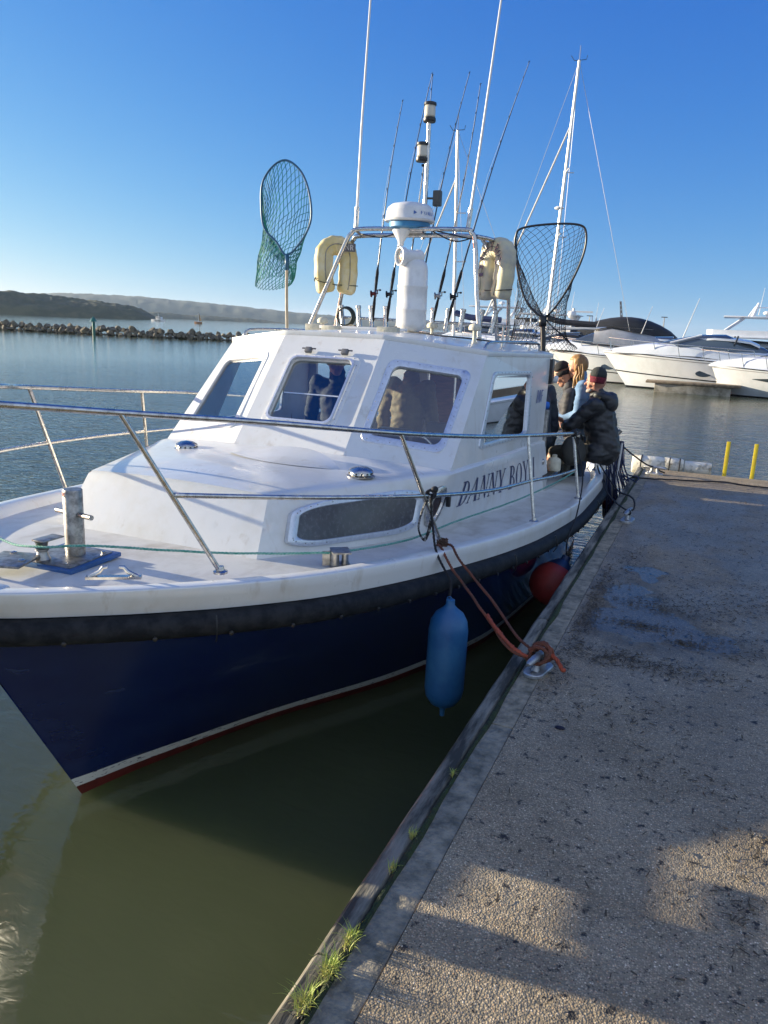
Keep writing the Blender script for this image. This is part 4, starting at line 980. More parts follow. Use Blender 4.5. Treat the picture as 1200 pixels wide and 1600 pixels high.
# light mast
mb = MB(); mb.tube([(-2.76,7.30,2.43),(-2.76,7.30,3.50)], .021, 12); lm = mb.build('light_mast', steel, boat)
for x, z in ((-2.81,3.12), (-2.755,3.46)):
    q = MB(); q.lathe([(.055,0),(.060,.01),(.058,.035),(.05,.04)], (x,7.29,z), seg=20); q.lathe([(.05,.14),(.060,.145),(.058,.165),(.04,.172),(.001,.172)], (x,7.29,z), seg=20); q.tube([(x,7.29,z),(x,7.29,z+.17)], .01, 6); q.tube([(x,7.29,z-.03),(-2.76,7.3,z-.03)], .012, 8); l_ = q.build('navigation_light', black, lm, smooth=40)
    q = MB(); q.lathe([(.050,.038),(.052,.06),(.052,.12),(.050,.142)], (x,7.29,z), seg=20); q.build('lens', lamp_glass, l_, smooth=180)
mb = MB(); mb.box((-2.65,7.33,2.80), (.075,.07,.14), bev=.01); mb.tube([(-2.76,7.30,2.80),(-2.65,7.33,2.80)], .01, 6); mb.build('horn', mat('drab', (.07,.07,.06), .5), lm)
# whip antennas
for a, m_, b in (((-3.345,7.02,2.49),(-3.32,7.02,3.4),(-3.26,7.04,4.95)), ((-2.23,7.02,2.48),(-2.16,7.04,3.3),(-2.04,7.06,4.75))):
    q = MB(); q.tube([a, Vector(a).lerp(Vector(m_), .22)], .021, 10); w_ = q.build('whip_antenna', steel, boat)
    q = MB(); q.tube([Vector(a).lerp(Vector(m_), .2), m_, b], [.013,.011,.008], 10); q.build('antenna_rod', plastic_w, w_)
# canister and searchlight on it
cz = rz(-2.60, 6.75)
mb = MB(); mb.lathe([(.045,0),(.06,.01),(.10,.03),(.130,.06),(.136,.09),(.135,.20),(.138,.205),(.138,.225),(.135,.23),(.134,.40),(.137,.405),(.137,.42),(.133,.425),(.130,.56),(.118,.61),(.09,.64),(.001,.66)], (-2.62,6.72,cz+.02), seg=36)
can = mb.build('canister', plastic_w, boat, smooth=50)
mb = MB(); d = Vector((-.62,-.78,.0)).normalized(); c0 = Vector((-2.62,6.72,cz+.68))
mb.lathe([(.05,-.02),(.062,.0),(.064,.13),(.078,.135),(.082,.16),(.080,.185),(.070,.187),(.064,.165),(.001,.15)], c0+Vector((.03,0,0)), d, 26); mb.cap(c0+Vector((0,0,-.05)), c0+Vector((.03,.02,.01)), .075, .062); sl = mb.build('searchlight', plastic_w, boat, smooth=40)
mb = MB(); mb.lathe([(.064,.168),(.06,.172),(.001,.178)], c0+Vector((.03,0,0)), d, 24); mb.build('lens', mat('mirror_lens', (.55,.55,.52), .08, metal=.9), sl, smooth=180)
# roof grab rails and cables
def grab(P, feet):
    q = MB(); q.tube(spline(P, 6), .012, 10); g_ = q.build('grab_rail', steel, boat, smooth=180)
    for f_ in feet: q = MB(); q.tube([f_, (f_[0], f_[1], rz(f_[0], f_[1])-.01)], .009, 8); q.lathe([(.02,0),(.02,.006),(.01,.02)], (f_[0],f_[1],rz(f_[0],f_[1])), seg=12); q.build('rail_foot', steel, g_)
grab([(-3.93,5.98,1.44),(-3.92,6.0,1.50),(-3.90,6.1,1.525),(-3.92,6.6,1.53),(-3.95,7.3,1.52),(-3.96,7.4,1.46)], [(-3.91,6.6,1.53),(-3.94,7.2,1.52)])
grab([(-1.72,6.02,1.42),(-1.72,6.06,1.47),(-1.71,6.18,1.51),(-1.66,6.7,1.515),(-1.60,7.4,1.505),(-1.59,7.5,1.43)], [(-1.685,6.45,1.51),(-1.62,7.2,1.51)])
cab = mat('black_cable', (.01,.01,.012), .5)
mb = MB()
for P in ([(-2.62,6.6,1.57),(-2.3,6.5,1.545),(-2.0,6.5,1.53),(-1.8,6.7,1.51),(-1.65,7.0,1.50),(-1.55,7.3,1.50)], [(-2.5,6.95,2.46),(-2.3,7.0,2.42),(-2.2,7.0,2.40)], [(-2.55,6.98,2.46),(-2.35,7.02,2.38),(-2.18,7.02,2.41)], [(-3.3,7.05,2.45),(-3.1,7.04,2.42),(-2.95,7.04,2.45)], [(-2.9,7.1,1.6),(-3.3,7.2,1.58),(-3.5,7.3,1.60),(-3.62,7.4,1.57)]):
    mb.tube(spline(P, 6), .006, 6)
mb.build('cable', cab, boat, smooth=180)
mb = MB()
for k in range(5): mb.tube([(-3.60+(.085+.004*k)*math.cos(a), 7.36+.012*k-.02, 1.68+(.085+.004*k)*math.sin(a)) for a in [2*math.pi*j/24 for j in range(24)]], .007, 6, closed=True)
tag(mb.build('hose_coil', mat('dark_hose', (.02,.03,.025), .5), smooth=180), 'dark coiled hose hung on the leftmost holder of the rod rack', 'hose')
# ============================================================= loose gear
# fenders
bl_ = mat('blue_fender', (.012,.09,.24), .38, col2=(.03,.14,.30), vs=5, rvar=.2, bump=.001, bs=20)
t = empty('fender', (-1.215,3.92,-.55), 'long blue cylindrical fender hanging on a black line against the navy hull', 'fender', 'fenders hung over the boat side')
q = MB(); q.lathe([(.001,-.035),(.014,-.03),(.016,.01),(.03,.03),(.075,.055),(.105,.10),(.113,.15),(.113,.50),(.104,.56),(.08,.605),(.042,.635),(.026,.655),(.024,.685),(.012,.69),(.001,.69)], (-1.215,3.92,-.56), (.01,.0,1), 36); q.build('fender_body', bl_, t, smooth=50)
q = MB(); q.tube([(-1.215+.012*math.cos(a), 3.92, .125+.016*math.sin(a)) for a in [k*math.pi/8 for k in range(16)]], .005, 6, closed=True); q.build('eye', bl_, t)
blk = mat('black_rope', (.010,.010,.013), .75)
q = MB(); P = wobble(spline([(-1.215,3.92,.135),(-1.235,3.97,.22),(-1.36,4.06,.36),(-1.43,4.13,.60),(-1.435,4.14,.665)], 8), .004); rope_mb(q, P, .0075); q.build('fender_line', blk, t, smooth=180)
q = MB()
for k in range(5): q.tube([(-1.437+.023*math.cos(a), 4.14+.008*k-.016+.006*math.sin(a*2), .662+.026*math.sin(a)) for a in [j*math.pi/7 for j in range(14)]], .008, 6, closed=True)
q.ball((-1.42,4.15,.69), (.022,.03,.022)); q.build('knot', blk, t)
q = MB(); wr = mat('flecked_rope', (.28,.28,.27), .8, col2=(.01,.01,.012), vs=70, lo=.45, hi=.5)
for k in range(2):
    dx = .006*k; rope_mb(q, spline([(-1.437+dx,4.11,.66),(-1.46+dx,4.06-.012*k,.57),(-1.47+dx,4.05-.014*k,.47),(-1.45+dx,4.10,.40-.01*k),(-1.44+dx,4.15+.01*k,.47),(-1.437+dx,4.155,.58),(-1.437+dx,4.14,.66)], 6), .006)
q.build('line_coil', wr, t, smooth=180)
rf = mat('red_fender', (.30,.028,.026), .5, col2=(.19,.022,.022), vs=5, rvar=.2)
t = empty('fender', (-1.01,5.95,-.52), 'round red ball fender with a dark blue cap squeezed between hull and quay', 'fender', 'fenders hung over the boat side')
q = MB(); d = Vector((.30,.55,.80)).normalized(); c0 = Vector((-1.0,5.95,-.35))
q.lathe([(max(.001,.176*math.sin(a)), -.176*math.cos(a)) for a in [math.pi*k/18*.80 for k in range(19)]]+[(.095,.15)], c0, d, 32); q.build('fender_body', rf, t, smooth=180)
q = MB(); q.lathe([(.11,.138),(.105,.15),(.06,.20),(.035,.22),(.033,.255),(.001,.26)], c0, d, 24); q.build('fender_cap', mat('fender_navy', (.01,.03,.09), .4), t, smooth=50)
q = MB(); rope_mb(q, wobble(spline([c0+d*.25,(-.935,6.12,-.02),(-.925,6.42,.15),(-.96,6.75,.42),(-1.09,6.86,.75)], 8), .003), .0065); q.tube([(-1.09+.022*math.cos(a),6.86,.755+.022*math.sin(a)) for a in [j*math.pi/7 for j in range(14)]], .010, 6, closed=True); q.ball((-1.09,6.87,.762), .03, 2); q.build('fender_line', blk, t, smooth=180)
# cleats on the quay
galv = mat('cast_alloy', (.50,.51,.52), .38, metal=.85, var=.4, vs=14, rvar=.25, bump=.0015, bs=30)
def cleat(x, y, rz_, label, s=1.0):
    t = empty('mooring_cleat', (x, y, 0), label, 'cleat', 'mooring cleats bolted along the quay edge', rz=rz_); t['ll'] = (0,0,0)
    q = MB(); rows = []
    pr = rrect(.055*s, .115*s, .05*s, 5)
    q.grid([[(a, b, 0) for a, b in pr], [(a, b, .014*s) for a, b in pr], [(a*.93, b*.96, .019*s) for a, b in pr], [(a*.45, b*.55, .022*s) for a, b in pr]], closed=True); q.face([(a*.45, b*.55, .022*s) for a, b in pr]); q.build('cleat_base', galv, t, local=True)
    for k in (-1, 1):
        q = MB(); q.tube([(0,k*.05*s,.015*s),(0,k*.035*s,.045*s),(0,k*.035*s,.085*s)], [.026*s,.019*s,.02*s], 12); q.build('cleat_leg', galv, t, local=True)
    q = MB(); q.tube([(0,-.145*s,.085*s),(0,-.13*s,.090*s),(0,-.06*s,.092*s),(0,.06*s,.092*s),(0,.13*s,.090*s),(0,.145*s,.085*s)], [.011*s,.017*s,.021*s,.021*s,.017*s,.011*s], 12); q.build('cleat_horn', galv, t, local=True, smooth=60)
    for k in (-1, 1): q = MB(); q.lathe([(.009*s,.018*s),(.009*s,.026*s),(.003*s,.029*s)], (0,k*.088*s,0), seg=6); q.build('bolt', steel_d, t, local=True)
    return t
cleat(-.612, 3.50, R(-12), 'near alloy mooring cleat with the orange rope tied round it', .9)
cleat(-.565, 7.02, R(-6), 'middle alloy mooring cleat with two black ropes looped down to it', .95)
cleat(-.54, 9.72, R(80), 'far alloy mooring cleat at the end of the quay beside the white roll', .9)
# orange mooring rope
ora = mat('orange_rope', (.22,.060,.028), .9, col2=(.075,.035,.022), vs=9, lo=.35, hi=.65)
t = empty('mooring_rope', (-.575,3.56,.02), 'weathered orange rope running twice from a rail foot to the near cleat', 'rope')
q = MB()
A1 = [(-1.36,4.25,.345),(-1.30,4.19,.355),(-1.22,4.10,.30),(-.95,3.85,.185),(-.735,3.58,.115),(-.635,3.50,.100)]
A2 = [(-1.40,4.20,.345),(-1.36,4.15,.350),(-1.25,4.02,.285),(-.98,3.74,.170),(-.765,3.47,.105),(-.655,3.44,.085)]
rope_mb(q, wobble(spline(A1, 10), .004), .0080); rope_mb(q, wobble(spline(A2, 10), .005, seed=3), .0080); q.build('rope_line', ora, t, smooth=180)
q = MB()
for k in range(3): rope_mb(q, [(-1.38+.028*math.cos(a), 4.23+.03*math.sin(a), .345+.014*k+.004*math.sin(3*a)) for a in [j*math.pi/9 for j in range(19)]], .0085)
q.build('rope_turns', mat('brown_rope', (.11,.05,.03), .9, col2=(.05,.03,.02), vs=12), t, smooth=180)
q = MB(); M_ = Matrix.Rotation(R(-12), 3, 'Z'); cc = Vector((-.612,3.50,.0))
def cl(a, b, c): return cc+M_@Vector((a, b, c))
for k, (off, tilt) in enumerate(((-.02,.5), (.0,-.5), (.018,.15), (.035,-.2))):
    rope_mb(q, [cl((.042+.004*k)*math.cos(a), off+tilt*.035*math.sin(a), .088+(.038+.003*k)*math.sin(a)) for a in [j*math.pi/10 for j in range(21)]], .0095)
rope_mb(q, spline([cl(-.05,-.02,.10), cl(0,.045,.135), cl(.05,.0,.10), cl(.02,-.05,.06), cl(-.05,-.03,.06), cl(-.045,.05,.08), cl(.03,.06,.10)], 8), .010)
q.build('cleat_hitch', ora, t, smooth=180)
q = MB(); P = [(-.665,3.44,.09),(-.735,3.46,.108),(-.81,3.53,.130),(-.88,3.61,.150),(-.93,3.68,.165)]
for k in range(3): q.tube([Vector(p)+Vector((.007*math.cos(i*2.2+k*2.1), .007*math.sin(i*2.2+k*2.1), .004*math.sin(i*3+k))) for i, p in enumerate(resample(P, .022))], .007, 6)
q.build('frayed_splice', mat('bright_orange', (.38,.07,.03), .85, var=.4, vs=30), t, smooth=180)
q = MB(); rope_mb(q, spline([cl(.03,.02,.10), cl(.075,.015,.085), cl(.105,.0,.065), cl(.125,-.012,.05)], 6), .011); q.ball(cl(.13,-.014,.05), (.014,.012,.012)); q.build('rope_end', MATS['bright_orange'], t, smooth=180)
# green rope along the deck
q = MB(); rope_mb(q, wobble(spline([(-3.9,2.9,.56),(-3.23,2.70,.475),(-2.87,2.60,.51),(-2.64,2.72,.52),(-2.2,3.14,.445),(-1.80,3.50,.415),(-1.72,3.58,.415),(-1.56,4.1,.375),(-1.43,4.7,.385),(-1.32,5.85,.315),(-1.20,6.9,.30),(-1.12,7.5,.33)], 12), .002), .0065)
tag(q.build('deck_rope', mat('teal_rope', (.05,.26,.20), .75, col2=(.20,.38,.33), vs=90, lo=.45, hi=.55), smooth=180), 'thin sea-green rope stretched along the boat deck from bow to stern', 'rope')
# horseshoe lifebuoys
lbm = mat('faded_yellow', (.56,.45,.19), .6, col2=(.60,.54,.36), vs=4, lo=.4, hi=.6, bump=.004, bs=10)
lbg = mat('faded_cover', (.60,.53,.34), .65, col2=(.42,.40,.34), vs=6, lo=.42, hi=.62, bump=.003, bs=14)
def lifebuoy(c, rz_, tilt, label, m, txt):
    t = empty('lifebuoy', c, label, 'lifebuoy', 'horseshoe lifebuoys strapped to the arch'); c = Vector(c)
    M_ = Matrix.Rotation(rz_, 3, 'Z') @ Matrix.Rotation(tilt, 3, 'X')
    w_, h_ = .125, .235
    path = [(-w_*.78,0,-h_), (-w_*.95,0,-h_*.5), (-w_,0,0), (-w_*.98,0,h_*.45)]
    for k in range(1, 8): a = math.pi*(1-k/8); path.append((w_*.98*math.cos(a), 0, h_*.45+h_*.48*math.sin(a)))
    path += [(w_*.98,0,h_*.45), (w_,0,0), (w_*.95,0,-h_*.5), (w_*.78,0,-h_)]
    P = [c+M_@Vector(p) for p in spline(path, 4)]
    q = MB(); n = len(P)
    prof = rrect(.088, .078, .05, 4)
    rows = []; Y = M_@Vector((0,1,0))
    for i, p in enumerate(P):
        tt = (P[min(i+1, n-1)]-P[max(i-1, 0)]).normalized(); B = tt.cross(Y).normalized(); s_ = 1 if 1 < i < n-2 else (.80 if i in (0, n-1) else .95)
        s_ *= 1+.035*math.sin(i*1.3)
        rows.append([p+B*a*s_+Y*b*s_ for a, b in prof])
    q.grid(rows, closed=True, cap=True); body_ = q.build('buoy_body', m, t, smooth=60)
    # piping and webbing strap
    q = MB()
    for sg in (-1, 1): q.tube([p+Y*sg*.078 for p in P[1:-1]], .006, 6)
    q.build('strap', mat('grey_webbing', (.30,.28,.22), .8, var=.3), t, smooth=180)
    q = MB(); q.tube(spline([c+M_@Vector(v) for v in ((-.21,-.02,-.10),(-.20,-.075,-.14),(-.06,-.072,-.165),(.05,-.07,-.17),(.19,-.075,-.17),(.21,0,-.16),(.19,.06,-.15),(0,.07,-.15),(-.19,.06,-.13),(-.21,-.02,-.10))], 5), .0045, 6); q.build('lashing', cab, t, smooth=180)
    if txt:
        def fn(a, b):
            i = lerp(6, n-9, a); k = int(i); p = P[k].lerp(P[k+1], i-k); tt = (P[k+1]-P[k]).normalized(); B = tt.cross(Y).normalized()
            return p-Y*.087+B*lerp(.045,-.04,1-b)*1.0
        q = MB(); letters(txt, fn, q, 1.0); q.build('buoy_lettering', ink, t, smooth=0)
        q = MB(); q.tube(spline([c+M_@Vector(v) for v in ((-.16,-.065,.25),(-.17,-.07,.05),(-.10,-.075,-.12),(-.13,-.075,-.22),(-.17,-.05,-.22))], 5), .008, 6); q.build('tape_line', mat('cream_tape', (.55,.50,.33), .7), t, smooth=180)
    return t
lifebuoy((-3.60,7.12,2.14), R(40), R(-6), 'plain yellow horseshoe lifebuoy on the left leg of the arch, above open sea', lbm, None)
lifebuoy((-2.00,7.24,2.13), R(-38), R(-3), 'cream horseshoe lifebuoy with blue lettering on the right leg of the arch', lbg, 'DANNY BOY')
# fishing rods
rodm = mat('rod_blank', (.012,.012,.03), .25); corkm = mat('rod_grip', (.015,.015,.016), .8)
def rod(bx, tx, tz, ty, label, reelm, side, grip=.52):
    a = Vector((bx, 7.44, 1.60)); b = Vector((tx, ty, tz)); d = b-a
    t = empty('fishing_rod', a, label, 'fishing rod', 'fishing rods standing in the rack')
    bend = Vector((.05*side, 0, -.02)); P = []
    for k in range(15): u = k/14; P.append(a+d*u+bend*(u**3)*1.6)
    q = MB(); q.tube(P, [.0105*(1-.80*k/14) for k in range(15)], 8); q.build('rod_blank', rodm, t, smooth=180)
    q = MB(); q.tube([a, a+d*(.22/d.length), a+d*(.30/d.length), a+d*(grip/d.length), a+d*((grip+.06)/d.length)], [.015,.016,.011,.017,.009], 10); q.build('grip', corkm, t, smooth=180)
    r0_ = a+d*(.32/d.length)+Vector((0,-.045,0)); q = MB(); q.lathe([(.022,-.03),(.034,-.028),(.034,-.018),(.018,-.012),(.018,.012),(.034,.018),(.034,.028),(.022,.03)], r0_, (1,.2,.1), 16); q.tube([r0_, r0_+Vector((.05,-.01,.0)), r0_+Vector((.055,-.03,.035)), r0_+Vector((.075,-.03,.035))], .006, 6); rl = q.build('reel', reelm, t, smooth=40)
    q = MB(); q.ball(r0_+Vector((.085,-.03,.035)), (.014,.010,.010)); q.build('reel_handle', black, rl)
    for k, u in enumerate((.36,.50,.62,.72,.81,.89,.95)):
        c = P[0]+d*u+bend*(u**3)*1.6; q = MB(); rr_ = .014-.0013*k; q.tube([c+Vector((side*.0, -rr_-.006+rr_*math.cos(x), rr_*math.sin(x))) for x in [j*math.pi/6 for j in range(12)]], .0022, 5, closed=True); q.tube([c, c+Vector((0,-.008,0))], .003, 5); q.build('guide', black, t)
    q = MB(); q.tube([P[-1], P[-1]+Vector((.0,-.01,.012)), P[-1]+Vector((.012,-.012,.014))], .004, 6); q.build('tip_ring', black, t)
    q = MB(); q.tube([r0_+Vector((0,.0,.02)), a+d*.36+Vector((0,-.022,0)), a+d*.6+Vector((0,-.017,0)), P[-1]+Vector((0,-.012,0))], .0012, 4); q.build('line', mat('mono_line', (.5,.52,.55), .3), t)
redr = mat('reel_red', (.10,.012,.012), .3, metal=.4); blkr = mat('reel_black', (.015,.015,.018), .3, metal=.4); silr = mat('reel_silver', (.35,.35,.36), .3, metal=.8)
rod(-3.33, -3.20, 3.74, 7.5, 'shortest fishing rod, leftmost of the six, with a red and black reel', redr, 1)
rod(-3.175, -2.93, 3.97, 7.55, 'fishing rod with a black reel just left of the white canister', blkr, 1)
rod(-3.02, -2.745, 3.94, 7.5, 'fishing rod rising behind the radar dome and the light mast', blkr, -1)
rod(-2.87, -2.56, 3.95, 7.55, 'fishing rod rising just right of the radar dome from behind the canister', silr, 1)
rod(-2.68, -2.27, 3.83, 7.5, 'fishing rod with a silver reel just right of the white canister, below the whip antenna', silr, -1)
rod(-2.53, -1.99, 3.98, 7.5, 'rightmost fishing rod, leaning out past the right whip antenna', blkr, 1)
# landing nets
def landing_net(name, hoop, handle, hr, hm_, nm_, tip, drop, nth, nrow, label, extra):
    t = empty(name, handle[0], label, 'landing net', None)
    H = spline(hoop, 8, closed=True); q = MB(); q.tube(H, hr, 8, closed=True); q.build('hoop', hm_, t, smooth=180)
    q = MB(); q.tube(spline(handle, 4), extra['hr'], 10); hd = q.build('handle', extra['hm'], t, smooth=180)
    q = MB(); q.tube([handle[-1], Vector(handle[-1]).lerp(Vector(handle[-2]), extra.get('col', .12))], extra['hr']*1.5, 10); q.build('collar', hm_, t, smooth=180)
    if 'tape' in extra:
        z0 = extra['tape']; q = MB(); a_, b_ = Vector(handle[0]), Vector(handle[1]); f_ = lambda z: a_.lerp(b_, (z-a_.z)/(b_.z-a_.z)); q.tube([f_(z0-.025), f_(z0+.025)], extra['hr']*1.25, 12); q.build('tape_band', mat('neon_tape', (.45,.75,.03), .5), hd)
    n = len(H); cH = sum(H, Vector())/n; tip = Vector(tip); tc_ = [tip+Vector((drop[0]*math.cos(2*math.pi*k/n+extra.get('ph', 0)), drop[1]*math.sin(2*math.pi*k/n), drop[2]*math.sin(2*math.pi*k/n+extra.get('ph', 0)))) for k in range(n)]
    def S(th, v):
        i = (th % 1)*n; k = int(i) % n; f = i-int(i); h = H[k].lerp(H[(k+1) % n], f); e = tc_[k].lerp(tc_[(k+1) % n], f)
        p = h.lerp(e, v**1.15); p.z -= extra['sag']*math.sin(math.pi*min(1, v))*(.6+.4*(h.z-cH.z)/.4)
        p += Vector(noise.noise_vector(p*7))*.030*math.sin(math.pi*min(1, v*.9+.05))
        if v > .75: p = p.lerp(tip+Vector((0,0,-.02)), (v-.75)/.25*extra.get('close', .5))
        return p
    q = MB()
    for sg in (1, -1):
        for k in range(nth):
            q.tube([S((k+sg*j*.5)/nth, j/nrow) for j in range(nrow+1)], extra['tr'], 3)
    q.build('net_mesh', nm_, t, smooth=0, weld=False)
def pj(l, y): return [(x, y, z) for x, z in l]
landing_net('landing_net', [(-4.205,7.2,2.27),(-4.33,7.19,2.40),(-4.47,7.18,2.54),(-4.505,7.18,2.78),(-4.49,7.19,2.98),(-4.37,7.2,3.13),(-4.22,7.2,3.17),(-4.06,7.21,3.06),(-3.97,7.22,2.86),(-3.945,7.22,2.62),(-4.03,7.21,2.43)],
    [(-4.09,7.15,.30),(-4.185,7.18,1.59),(-4.205,7.2,2.27)], .011, mat('teal_hoop', (.012,.08,.17), .4), mat('green_net', (.012,.22,.16), .7, col2=(.012,.10,.13), vs=5), (-4.46,7.36,2.00), (.29,.16,.10), 34, 22,
    'green landing net with an oval blue hoop on a pale wooden pole', dict(hr=.015, hm=mat('pale_pole', (.42,.36,.27), .6, var=.3), sag=.10, tr=.0036, ph=0.0, close=.25, col=.22))
landing_net('landing_net', [(-1.675,7.9,1.76),(-1.83,7.9,1.88),(-1.93,7.9,2.08),(-2.0,7.9,2.36),(-2.01,7.9,2.52),(-1.95,7.9,2.60),(-1.66,7.9,2.635),(-1.40,7.9,2.625),(-1.325,7.9,2.55),(-1.33,7.9,2.36),(-1.42,7.9,2.10),(-1.56,7.9,1.85)],
    [(-1.575,7.88,-.2),(-1.60,7.88,.60),(-1.635,7.89,1.42),(-1.675,7.9,1.76)], .0105, black, mat('dark_net', (.012,.012,.02), .7), (-1.70,8.14,1.46), (.38,.12,.05), 38, 26,
    'black landing net with a wide hoop on a thick black pole', dict(hr=.026, hm=black, sag=-.02, tr=.0024, tape=1.17, ph=.0, close=.06, col=.28))
q = MB()
for x in (-1.635, -1.545): q.lathe([(.001,-.05),(.03,-.045),(.038,-.02),(.038,.02),(.03,.045),(.001,.05)], (x,7.76,.90), (1,.25,0), 18)
q.tube([(-1.66,7.77,.90),(-1.52,7.74,.90)], .012, 8); tag(q.build('boat_hook', mat('bright_blue_foam', (.02,.16,.62), .6), smooth=50), 'bright blue foam floats clipped to the cabin door post', 'float')
# bag and odds on the side deck
q = MB(); q.ball((-1.265,8.02,.42), (.13,.20,.155), 3)
for v in q.bm.verts:
    k = noise.noise(v.co*6); v.co += (v.co-Vector((-1.265,8.02,.42))).normalized()*.03*k
    if v.co.z < .29: v.co.z = .29+(v.co.z-.29)*.2
t = empty('kit_bag', (-1.265,8.02,.26), 'rounded dark olive kit bag resting on the side deck beside the cabin door', 'bag'); q.build('bag_body', mat('olive_cloth', (.045,.045,.038), .85, var=.4, vs=8, bump=.006, bs=25), t, smooth=180)
q = MB(); q.tube(spline([(-1.21,7.85,.40),(-1.19,7.92,.56),(-1.20,8.05,.59),(-1.19,8.18,.52)], 6), .014, 6, flat=(.5,1.6)); q.build('strap', black, t, smooth=180)
t = empty('water_bottle', (-1.40,7.78,.25), 'small cream plastic container standing in front of the kit bag', 'container')
q = MB(); q.lathe([(.065,0),(.070,.015),(.070,.09),(.060,.12),(.030,.135)], (-1.40,7.78,.25), seg=20); q.build('container_body', cream, t, smooth=50)
q = MB(); q.lathe([(.024,.133),(.026,.137),(.026,.158),(.020,.162),(.001,.163)], (-1.40,7.78,.25), seg=16); q.build('cap', cream, t, smooth=50)
# stern rail, folded ladder, rope bundle
st = empty('boarding_ladder', (-1.05,8.85,.12), 'white folding boarding ladder strapped upright at the stern quarter', 'ladder')
for dx, dy, z0, z1 in ((0,0,.10,.55), (.05,.04,.10,.52), (.14,.10,-.05,.50), (.20,.12,-.1,.44)):
    q = MB(); q.tube([(-1.10+dx,8.85+dy,z0),(-1.08+dx,8.86+dy,z1)], .0125, 8); q.build('ladder_stile', plastic_w, st)
for z in (.20,.30,.40): q = MB(); q.tube([(-1.10,8.85,z),(-1.05,8.89,z)], .011, 8); q.build('rung', plastic_w, st)
q = MB(); q.tube([(-1.06,8.86,.38),(-.93,8.90,.545),(-.90,8.91,.585)], .024, 12); q.tube([(-1.10,8.86,.36),(-.96,8.90,.49)], .022, 12); tag(q.build('pipe_pair', steel_d, smooth=40), 'pair of grey pipe offcuts lashed over the stern rail top', 'pipe')
for a, b in (((-1.38,8.72,.13),(-1.36,8.75,.50)), ((-1.12,8.80,.13),(-1.12,8.84,.48)), ((-1.5,9.2,.1),(-1.5,9.2,.48))): stanchion(a, b)
mb = MB(); mb.tube(spline([(-1.36,8.75,.50),(-1.12,8.84,.485),(-1.06,9.0,.48),(-1.2,9.18,.48),(-1.5,9.22,.48),(-4.1,9.22,.48),(-4.45,9.1,.48),(-4.55,8.7,.48),(-4.52,7.9,.5)], 6), .0125, 10); mb.build('stern_rail', steel, boat, smooth=180)
brm = mat('blue_rope', (.012,.018,.06), .85, col2=(.03,.045,.11), vs=30)
q = MB(); rnr = random.Random(4)
for k in range(9):
    x0 = -1.05+.022*k; y0 = 8.88+.012*k; zb = -.42+.05*k+rnr.uniform(-.05,.05)
    rope_mb(q, wobble(spline([(x0,y0,.46),(x0+.03,y0+.03,.2),(x0+.07+.012*k,y0+.03,-.1),(x0+.09+.012*k,y0+.02,zb),(x0+.105+.012*k,y0+.04,zb+.06),(x0+.06,y0+.06,.1),(x0+.01,y0+.03,.455)], 6), .012, 5, k), .0085)
tag(q.build('rope_bundle', brm, smooth=180), 'bundle of navy blue rope loops hanging over the stern quarter', 'rope')
t = empty('fender', (-.93,9.08,-.5), 'pale grey roll fender with a dark red band hanging at the stern quarter', 'fender', 'fenders hung over the boat side')
q = MB(); q.lathe([(.03,0),(.06,.03),(.075,.08),(.075,.55),(.06,.60),(.02,.63)], (-.93,9.02,-.50), (-.10,.0,1), 20); q.build('fender_body', mat('grey_fender', (.42,.43,.43), .5, var=.4, vs=9), t, smooth=50)
q = MB(); q.lathe([(.077,.17),(.080,.18),(.080,.26),(.077,.27)], (-.93,9.02,-.50), (-.10,.0,1), 20); q.build('band', mat('maroon', (.16,.02,.03), .5), t, smooth=50)
def blackrope(name, P, label, r=.0085):
    q = MB(); rope_mb(q, wobble(spline(P, 10), .005), r); return tag(q.build(name, blk, smooth=180), label, 'rope')
blackrope('mooring_line', [(-1.09,8.72,.19),(-.98,8.35,.11),(-.86,7.9,.06),(-.70,7.35,.075),(-.585,7.06,.09),(-.55,7.00,.10),(-.545,6.96,.07),(-.60,7.0,.08)], 'black mooring line from the quarter to the middle cleat, inner of the pair')
blackrope('mooring_line', [(-1.07,8.78,.20),(-.92,8.40,.12),(-.75,7.9,.09),(-.60,7.45,.14),(-.54,7.18,.15),(-.53,7.08,.10),(-.57,7.02,.09)], 'black mooring line from the quarter looping over the outer horn of the middle cleat')
blackrope('stern_line', [(-1.01,9.05,.49),(-.88,9.2,.36),(-.70,9.5,.18),(-.60,9.68,.10),(-.54,9.72,.09),(-.48,9.71,.05),(-.42,9.70,.03)], 'taut black stern line to the far cleat at the end of the quay', .010)
blackrope('slack_line', [(-1.01,9.05,.48),(-.97,9.12,.25),(-.90,9.18,.05),(-.83,9.2,-.02),(-.74,9.22,.02),(-.60,9.25,.015),(-.3,9.38,.015),(.0,9.50,.014),(.25,9.60,.014),(.55,9.52,.014),(.9,9.6,.014)], 'slack black line sagging from the stern then lying across the quay end', .009)
